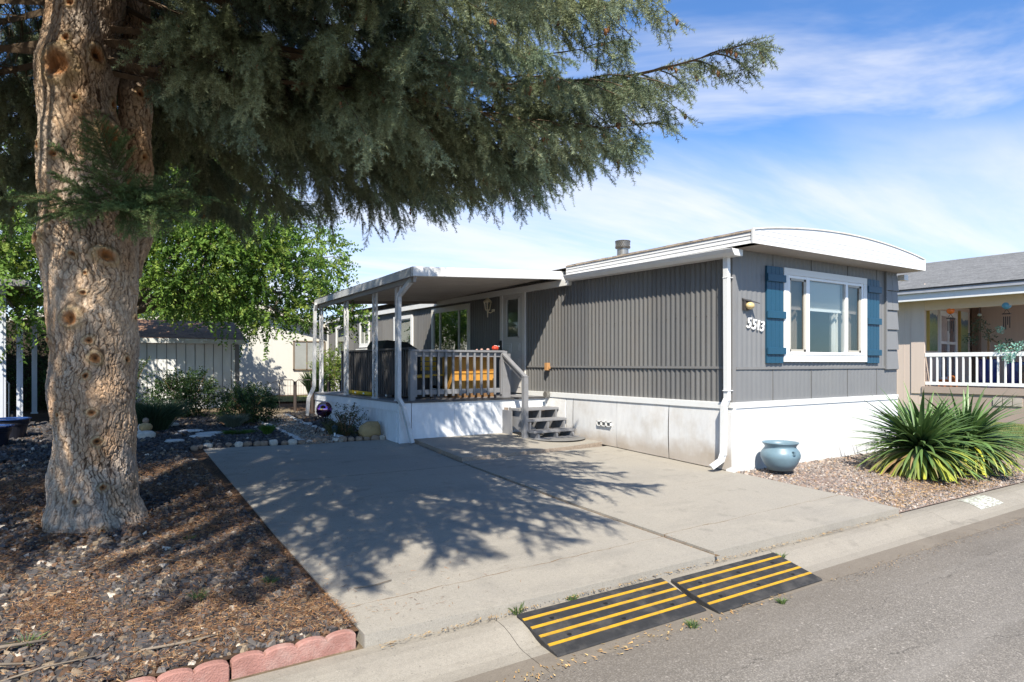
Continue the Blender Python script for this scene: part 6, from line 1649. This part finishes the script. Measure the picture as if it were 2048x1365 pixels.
by = thing('reflection_tree', (-4.6, 16.4, .5), 'added leafy green tree behind the shed, there for the side window to reflect', 'tree')  # added tree, gives the side window under the awning something green to reflect
E4 = [((-4.6, 16.4, 3.6), (1.3, 1.0, 1.0)), ((-3.7, 16.6, 3.2), (.8, .7, .7)), ((-5.6, 16.2, 3.7), (1., .8, .9))]
leaves('crown', crown(E4, 900, 35), LEAF, by, 36, cols=GC, ll=.1, lw=.05, step=.06)
b = MB(); b.tube([(-4.6, 16.4, .3), (-4.5, 16.4, 1.8), (-4.6, 16.4, 3.2)], [.11, .09, .04], 8); b.build('trunk', mat('grey_bark', (.15,.12,.1), .9, .3, 10, 40, .4), by, smooth=True)
hg = thing('hedge', (-9.8, 14, .45), 'dark dense hedge behind the carport in deep shade', 'hedge')
E3 = [((-12+.75*k, 13.9+.2*math.sin(k*2), 1.5+.3*math.sin(k*1.7)), (.75, .6, 1.3)) for k in range(6)]
leaves('foliage', crown(E3, 1500, 25, (.2, .5)), LEAF, hg, 26, cols=((.04,.08,.02), (.025,.055,.018), (.07,.12,.03)), ll=.06, lw=.035, step=.045)
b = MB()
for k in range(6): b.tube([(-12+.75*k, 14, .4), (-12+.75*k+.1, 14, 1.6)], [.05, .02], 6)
b.box(-12.6, 14.5, .3, -7.6, 14.55, 2.6)  # dark sheet added behind the stems to keep the shaded background dark
b.build('stem', mat('dark_stem_and_backing', (.05,.04,.03), .9), hg)
def shrub(name, label, c, r, h, n, seed, cols, ll, lw, wisps=0, wl=.5, L=(.15, .35)):
    o = thing(name, (c[0], c[1], gz(*c)), label, 'shrub')
    z0 = gz(*c); rg_ = np.random.default_rng(seed)
    El = [((c[0], c[1], z0+h*.5), (r, r, h*.5)), ((c[0]-.4*r, c[1], z0+h*.45), (r*.7, r*.7, h*.45)), ((c[0]+.4*r, c[1]-.1, z0+h*.5), (r*.65, r*.65, h*.5))]
    tw = crown(El, n, seed, L, -.5)
    tw = [t for t in tw if t[0][2] > z0+.05]
    ws = []
    for k in range(wisps):
        a = rg_.uniform(0, 2*PI); d = norm(np.array([math.cos(a)*.45, math.sin(a)*.45, 1.])); st = np.array([c[0]+.4*r*math.cos(a), c[1]+.4*r*math.sin(a), z0+h*.6]); l = wl*rg_.uniform(.6, 1.2)
        tw.append((st, d, l, k)); ws.append((st, d, l))
    leaves('foliage', tw, LEAF, o, seed+1, cols=cols, ll=ll, lw=lw, step=.035, droop=.15)
    b = MB()
    for k in range(9):
        a = 2*PI*k/9; b.tube([(c[0]+.05*math.cos(a), c[1]+.05*math.sin(a), z0-.03), (c[0]+.45*r*math.cos(a), c[1]+.45*r*math.sin(a), z0+h*.55), (c[0]+.8*r*math.cos(a), c[1]+.8*r*math.sin(a), z0+h*.9)], [.014, .009, .004], 5)
    for st, d, l in ws: b.tube([st-d*.3, st+d*l+np.array([0, 0, -.15*l])], [.006, .002], 4)
    b.build('stem', BROWN, o)
    return o
DG = ((.028,.065,.02), (.045,.09,.025), (.02,.045,.018), (.08,.12,.04))
shrub('shrub', 'taller dark green shrub in front of the grey shed, nearer the spruce trunk', (-5.95, 10.1), .56, .95, 560, 61, DG, .055, .032, 7, .55)
shrub('shrub', 'rounded dark green shrub in the middle of the shaded bed', (-4.95, 8.5), .5, .7, 620, 63, DG, .045, .026, 5, .3)
shrub('shrub', 'small bronze green shrub by the boulder against the porch skirting', (-3.75, 5.85), .26, .46, 130, 65, ((.07,.075,.025), (.12,.08,.03), (.05,.07,.025)), .04, .018, 10, .25)
shrub('shrub', 'yellow green bush by the cream house window beyond the porch', (-.9, 15.2), .55, 1.6, 500, 67, ((.2,.26,.05), (.13,.2,.04)), .06, .035, 6, .4)
shrub('shrub', 'loose grey green shrub behind the spruce trunk, beside the shed wall', (-7.1, 10.7), .5, 1.2, 200, 69, ((.07,.12,.05), (.1,.15,.07), (.04,.08,.03)), .05, .026, 12, .7)
def tuft(name, label, cat, c, r, h, n, seed, cols, w, parent=None, z0=None, spread=1.):
    rg_ = np.random.default_rng(seed); z0 = gz(*c) if z0 is None else z0
    a = rg_.uniform(0, 2*PI, n); rr = r*.35*np.sqrt(rg_.uniform(0, 1, n)); lean = rg_.uniform(.1, 1., n)*spread*r; hh = h*rg_.uniform(.6, 1.1, n)
    b0 = np.stack([c[0]+rr*np.cos(a), c[1]+rr*np.sin(a), np.full(n, z0-.01)], -1)
    d = np.stack([np.cos(a)*lean, np.sin(a)*lean, hh], -1); sd = norm(np.cross(d, np.array([FX, FY, .2])+rg_.normal(0, .3, (n, 3))))*w
    m1 = b0+d*np.array([.35, .35, .6]); e = b0+d*np.array([1, 1, .95])
    V = np.stack([b0-sd*.6, b0+sd*.6, m1-sd, m1+sd, e], 1).reshape(-1, 3); i = np.arange(n)[:, None]*5
    T = np.concatenate([i+np.array([0, 1, 3]), i+np.array([0, 3, 2]), i+np.array([2, 3, 4])])
    c_ = np.array(cols)[rg_.integers(0, len(cols), n)]*rg_.uniform(.7, 1.3, (n, 1))
    o = tri_obj(name, V, T, LEAF, parent, tint=np.repeat(c_, 5, 0)); tag(o, label, cat); return o
tuft('lavender_bush', 'feathery grey green mound beside the tiny picket fence', 'bush', (-6.75, 8.0), .6, .62, 2600, 71, ((.05,.085,.04), (.08,.11,.06), (.035,.06,.03)), .004)
tuft('ornamental_grass', 'pale grey tuft of fine grass below the rounded shrub', 'grass tuft', (-5.35, 7.9), .3, .3, 900, 72, ((.2,.21,.15), (.13,.15,.1)), .003)
tuft('ornamental_grass', 'bright green grassy clump beside the pea gravel path', 'grass tuft', (-5.0, 6.6), .16, .22, 420, 73, ((.09,.17,.03), (.06,.12,.02)), .004)
tuft('ornamental_grass', 'low green weedy patch in the slate chips left of the grassy clump', 'grass tuft', (-5.45, 6.9), .3, .09, 500, 74, ((.08,.14,.03), (.05,.1,.02)), .005)
tuft('ornamental_grass', 'dry tan grass tuft between the gazing ball and the porch bush', 'grass tuft', (-3.95, 5.95), .22, .3, 300, 75, ((.2,.17,.08), (.1,.12,.05)), .004)
tuft('iris_clump', 'yellow green sword leaved clump seen behind the porch floor', 'plant', (-1.9, 13.6), .5, 1.0, 120, 76, ((.25,.33,.08), (.14,.24,.05)), .022)
for k, (x, y, z, s, lab) in enumerate(((-5.46, -2.38, -.165, .1, 'weed growing at the back corner of the nearest rubber ramp'), (-4.97, -2.39, -.165, .06, 'tiny weed in the crack behind the nearest rubber ramp'), (-4.38, -3.03, -.287, .07, 'small weed at the front edge of the nearest rubber ramp'), (-3.42, -3.1, -.287, .06, 'small weed in front of the farther rubber ramp'), (-2.62, -2.55, -.2, .07, 'weed with dry leaves at the right end of the farther rubber ramp'),
        (-6.85, -1.15, None, .08, 'green seedling in the slate near the red edging'), (-7.35, -1.2, None, .09, 'bright green seedling among pale stones in the slate'), (-8.3, -1.45, None, .1, 'blue green seedling beside the thickest fallen stick'), (-7.2, .3, None, .07, 'tiny green sprout right of the spruce trunk foot'))):
    tuft('weed', lab, 'weed', (x, y), s, s*.9, 40, 80+k, ((.12,.18,.05), (.09,.14,.06)), .003, z0=z)
# lawn blades glimpsed right of the home
rp = rpts(5000, 5.3, 11.5, -2, 4, 91)
rg_ = np.random.default_rng(92); n = len(rp)
V = np.stack([rp[:, 0], rp[:, 1], np.array([gz(0, y) for y in rp[:, 1]])+.04], -1); a = rg_.uniform(0, 6.28, n); s = np.stack([np.cos(a), np.sin(a), a*0], -1)*.006; e = V+np.stack([rg_.normal(0, .03, n), rg_.normal(0, .03, n), rg_.uniform(.05, .12, n)], -1)
tag(tri_obj('grass', np.stack([V-s, V+s, e], 1).reshape(-1, 3), np.arange(3*n).reshape(-1, 3), LEAF, tint=np.repeat(np.array([[.1,.17,.04]])*rg_.uniform(.7, 1.4, (n, 1)), 3, 0)), 'short green grass between the two houses', 'grass', kind='stuff')

# ------------------------------------------------------------------ yuccas
YUC = tint_mat('yucca_leaf', .42, trans=.12, spec=.45)
def yucca(label, c, n, seed, hc, L, rmax=1.0):
    o = thing('yucca', (c[0], c[1], gz(*c)), label, 'yucca', 'yuccas in the gravel bed')
    r = np.random.default_rng(seed); Vs = []; Ts = []; Cs = []; off = 0; z0 = gz(*c)
    for i in range(n):
        f = (i+.5)/n                       # 0 = lowest/oldest, 1 = centre
        a = i*2.39996+r.normal(0, .2); el = math.radians(-62+118*f**.9+r.normal(0, 13))
        ln = L*r.uniform(.78, 1.1)*(1 if f > .25 else .95); w = r.uniform(.026, .042)
        h0 = hc*(.62+.45*f)+r.normal(0, .03)
        b0 = np.array([c[0]+.09*math.cos(a)*(1-f*.5), c[1]+.09*math.sin(a)*(1-f*.5), z0+h0])
        hd = np.array([math.cos(a), math.sin(a), 0]); S = 8
        sag = r.uniform(.35, 1.1)*(1-f)**1.1+r.uniform(.05, .5)
        p = b0.copy(); ang = el if f > .3 else max(el, math.radians(r.uniform(-40, 15)))
        side = np.array([-math.sin(a), math.cos(a), 0])+r.normal(0, .12, 3); row = []
        for k in range(S+1):
            t = k/S; ww = w*(.55+.45*math.sin(PI*min(1, t*1.5+.15)) if t < .35 else 1-.0*t)*(1-max(0, t-.35)/.65)**.85+.0008
            d = hd*math.cos(ang)+np.array([0, 0, math.sin(ang)]); up = np.cross(side, d)
            q = p.copy(); q[2] = max(q[2], z0+.012+.002*k)
            row.append((q-side*ww+up*ww*.3, q-up*ww*.12, q+side*ww+up*ww*.3))
            p = p+d*ln/S; ang -= sag*1.7/S*(.4+1.2*t)
        V = np.array(row).reshape(-1, 3); T = []
        for k in range(S):
            for m in (0, 1): T.append((off+k*3+m, off+k*3+m+1, off+(k+1)*3+m+1, off+(k+1)*3+m))
        old = np.clip((.56-f)/.34, 0, 1)*r.uniform(.25, 1.4)
        g = np.array([.085,.15,.045])*r.uniform(.65, 1.5)+np.array([.02,.03,.015])*r.random(); yl = np.array([.38,.38,.05]) if r.random() < .74 else np.array([.27,.18,.09])
        cc = g+(yl-g)*min(1, old)
        tt_ = np.repeat(np.linspace(0, 1, S+1), 3)[:, None]
        Cs.append(cc*(.85+.3*tt_)+np.array([.08,.05,.0])*np.clip(tt_-.9, 0, 1)*4); Vs.append(V); Ts += T; off += len(V)
    tri_obj('leaves', np.concatenate(Vs), np.array(Ts), YUC, o, tint=np.concatenate(Cs).clip(0, .9), smooth=True)
    b = MB(); b.tube([(c[0], c[1], z0-.05), (c[0], c[1], z0+hc*1.0)], [.1, .08], 10); b.build('stem', mat('yucca_stem', (.14,.1,.06), .9, .4, 30, 60, .5), o)
yucca('sprawling yucca with most yellow drooping leaves, closest to the blue pot', (2.45, -1.45), 400, 101, .47, .9)
yucca('large yucca beside the lawn, farthest from the blue pot', (3.55, -1.62), 380, 102, .48, .92)
yucca('darker upright yucca rising between and behind the two larger ones', (3.0, -1.25), 200, 103, .52, .78)
# ------------------------------------------------------------------ light, sky, camera
SUN = Vector((-.5, -.76, 1.0)).normalized()
sd = bpy.data.lights.new('sun', 'SUN'); sd.energy = 5.0; sd.angle = math.radians(.53); sd.color = (1., .935, .81)
so_ = bpy.data.objects.new('sun', sd); COL.objects.link(so_); so_.rotation_euler = SUN.to_track_quat('Z', 'Y').to_euler(); so_.location = (-20, -25, 30)
wd = bpy.data.worlds.new('World'); SC.world = wd; wd.use_nodes = True
nt = wd.node_tree; l = nt.links; bg = nt.nodes['Background']
sk = nt.nodes.new('ShaderNodeTexSky'); sk.sky_type = 'NISHITA'; sk.sun_disc = False
sk.sun_elevation = math.asin(SUN.z); sk.sun_rotation = math.atan2(SUN.x, SUN.y); sk.altitude = 800; sk.air_density = 1.0; sk.dust_density = .6; sk.ozone_density = 2.2
tc = nt.nodes.new('ShaderNodeTexCoord'); sep = nt.nodes.new('ShaderNodeSeparateXYZ'); l.new(tc.outputs['Generated'], sep.inputs[0])
zc = math_(nt, 'ADD', math_(nt, 'MAXIMUM', sep.outputs['Z'], 0.0), .12)
cm = nt.nodes.new('ShaderNodeCombineXYZ'); l.new(math_(nt, 'DIVIDE', sep.outputs['X'], zc), cm.inputs[0]); l.new(math_(nt, 'DIVIDE', sep.outputs['Y'], zc), cm.inputs[1])
def cl(scale, rot, stretch, lo, hi, detail=7, rough=.6, dist=.6, off=(0, 0, 0)):
    mp = nt.nodes.new('ShaderNodeMapping'); mp.inputs['Rotation'].default_value = (0, 0, math.radians(rot)); mp.inputs['Scale'].default_value = stretch; mp.inputs['Location'].default_value = off
    l.new(cm.outputs[0], mp.inputs['Vector'])
    n = nt.nodes.new('ShaderNodeTexNoise'); n.inputs['Scale'].default_value = scale; n.inputs['Detail'].default_value = detail; n.inputs['Roughness'].default_value = rough; n.inputs['Distortion'].default_value = dist
    l.new(mp.outputs[0], n.inputs['Vector'])
    return ramp(nt, n.outputs['Fac'], [(lo, 0), (hi, 1)], 'EASE')
big = cl(.55, 20, (1, 1, 1), .5, .72, off=CLOUD_OFF if 'CLOUD_OFF' in globals() else (3.1, 1.2, 0))
wisp = cl(.8, 50, (.5, 1.6, 1), .5, .85, 9, .68, 1.2, (.4, 2.2, 0))
# cloud bank low over the horizon
band = ramp(nt, math_(nt, 'ADD', sep.outputs['Z'], math_(nt, 'MULTIPLY', math_(nt, 'SUBTRACT', cl(.5, -30, (.5, 1.2, 1), .2, .8, 6, .6, .5), .5), -.12)), [(.14, 1.), (.25, .75), (.34, .0)])
streak = cl(.9, 35, (.35, 1.5, 1), .38, .68, 8, .6, .4)
lowc = math_(nt, 'MULTIPLY', band, math_(nt, 'ADD', math_(nt, 'MULTIPLY', streak, .55), .45))
cv = math_(nt, 'MAXIMUM', math_(nt, 'MULTIPLY', big, .82), math_(nt, 'MAXIMUM', math_(nt, 'MULTIPLY', wisp, .3), lowc), True)
ahead = ramp(nt, math_(nt, 'ADD', math_(nt, 'MULTIPLY', sep.outputs['X'], FX), math_(nt, 'MULTIPLY', sep.outputs['Y'], FY)), [(.0, .12), (.45, 1)])
cv = math_(nt, 'MULTIPLY', cv, ahead)
hz = mix(nt, 1., sk.outputs['Color'], (.9, 1.3, 1.72), 'MULTIPLY')
mxc = mix(nt, cv, hz, CLOUD_COL if 'CLOUD_COL' in globals() else (8.0, 8.05, 8.45))
l.new(mxc, bg.inputs['Color']); bg.inputs['Strength'].default_value = .075
cd = bpy.data.cameras.new('camera'); co_ = bpy.data.objects.new('camera', cd); COL.objects.link(co_)
co_.location = (CAMX, CAMY, 1.6); co_.rotation_euler = (PI/2, 0, -math.atan2(FX, FY)); cd.sensor_width = 36; cd.lens = 1320/2048*36; cd.shift_y = 45.5/2048; cd.clip_start = .05; cd.clip_end = 2000
SC.camera = co_
SC.view_settings.view_transform = 'Standard'; SC.view_settings.look = 'None'; SC.view_settings.exposure = .83; SC.view_settings.gamma = 1
SC.view_settings.use_curve_mapping = False
try:
    SC.cycles.max_bounces = 8; SC.cycles.transparent_max_bounces = 12; SC.cycles.use_denoising = True; SC.cycles.caustics_reflective = False; SC.cycles.caustics_refractive = False
except Exception: pass
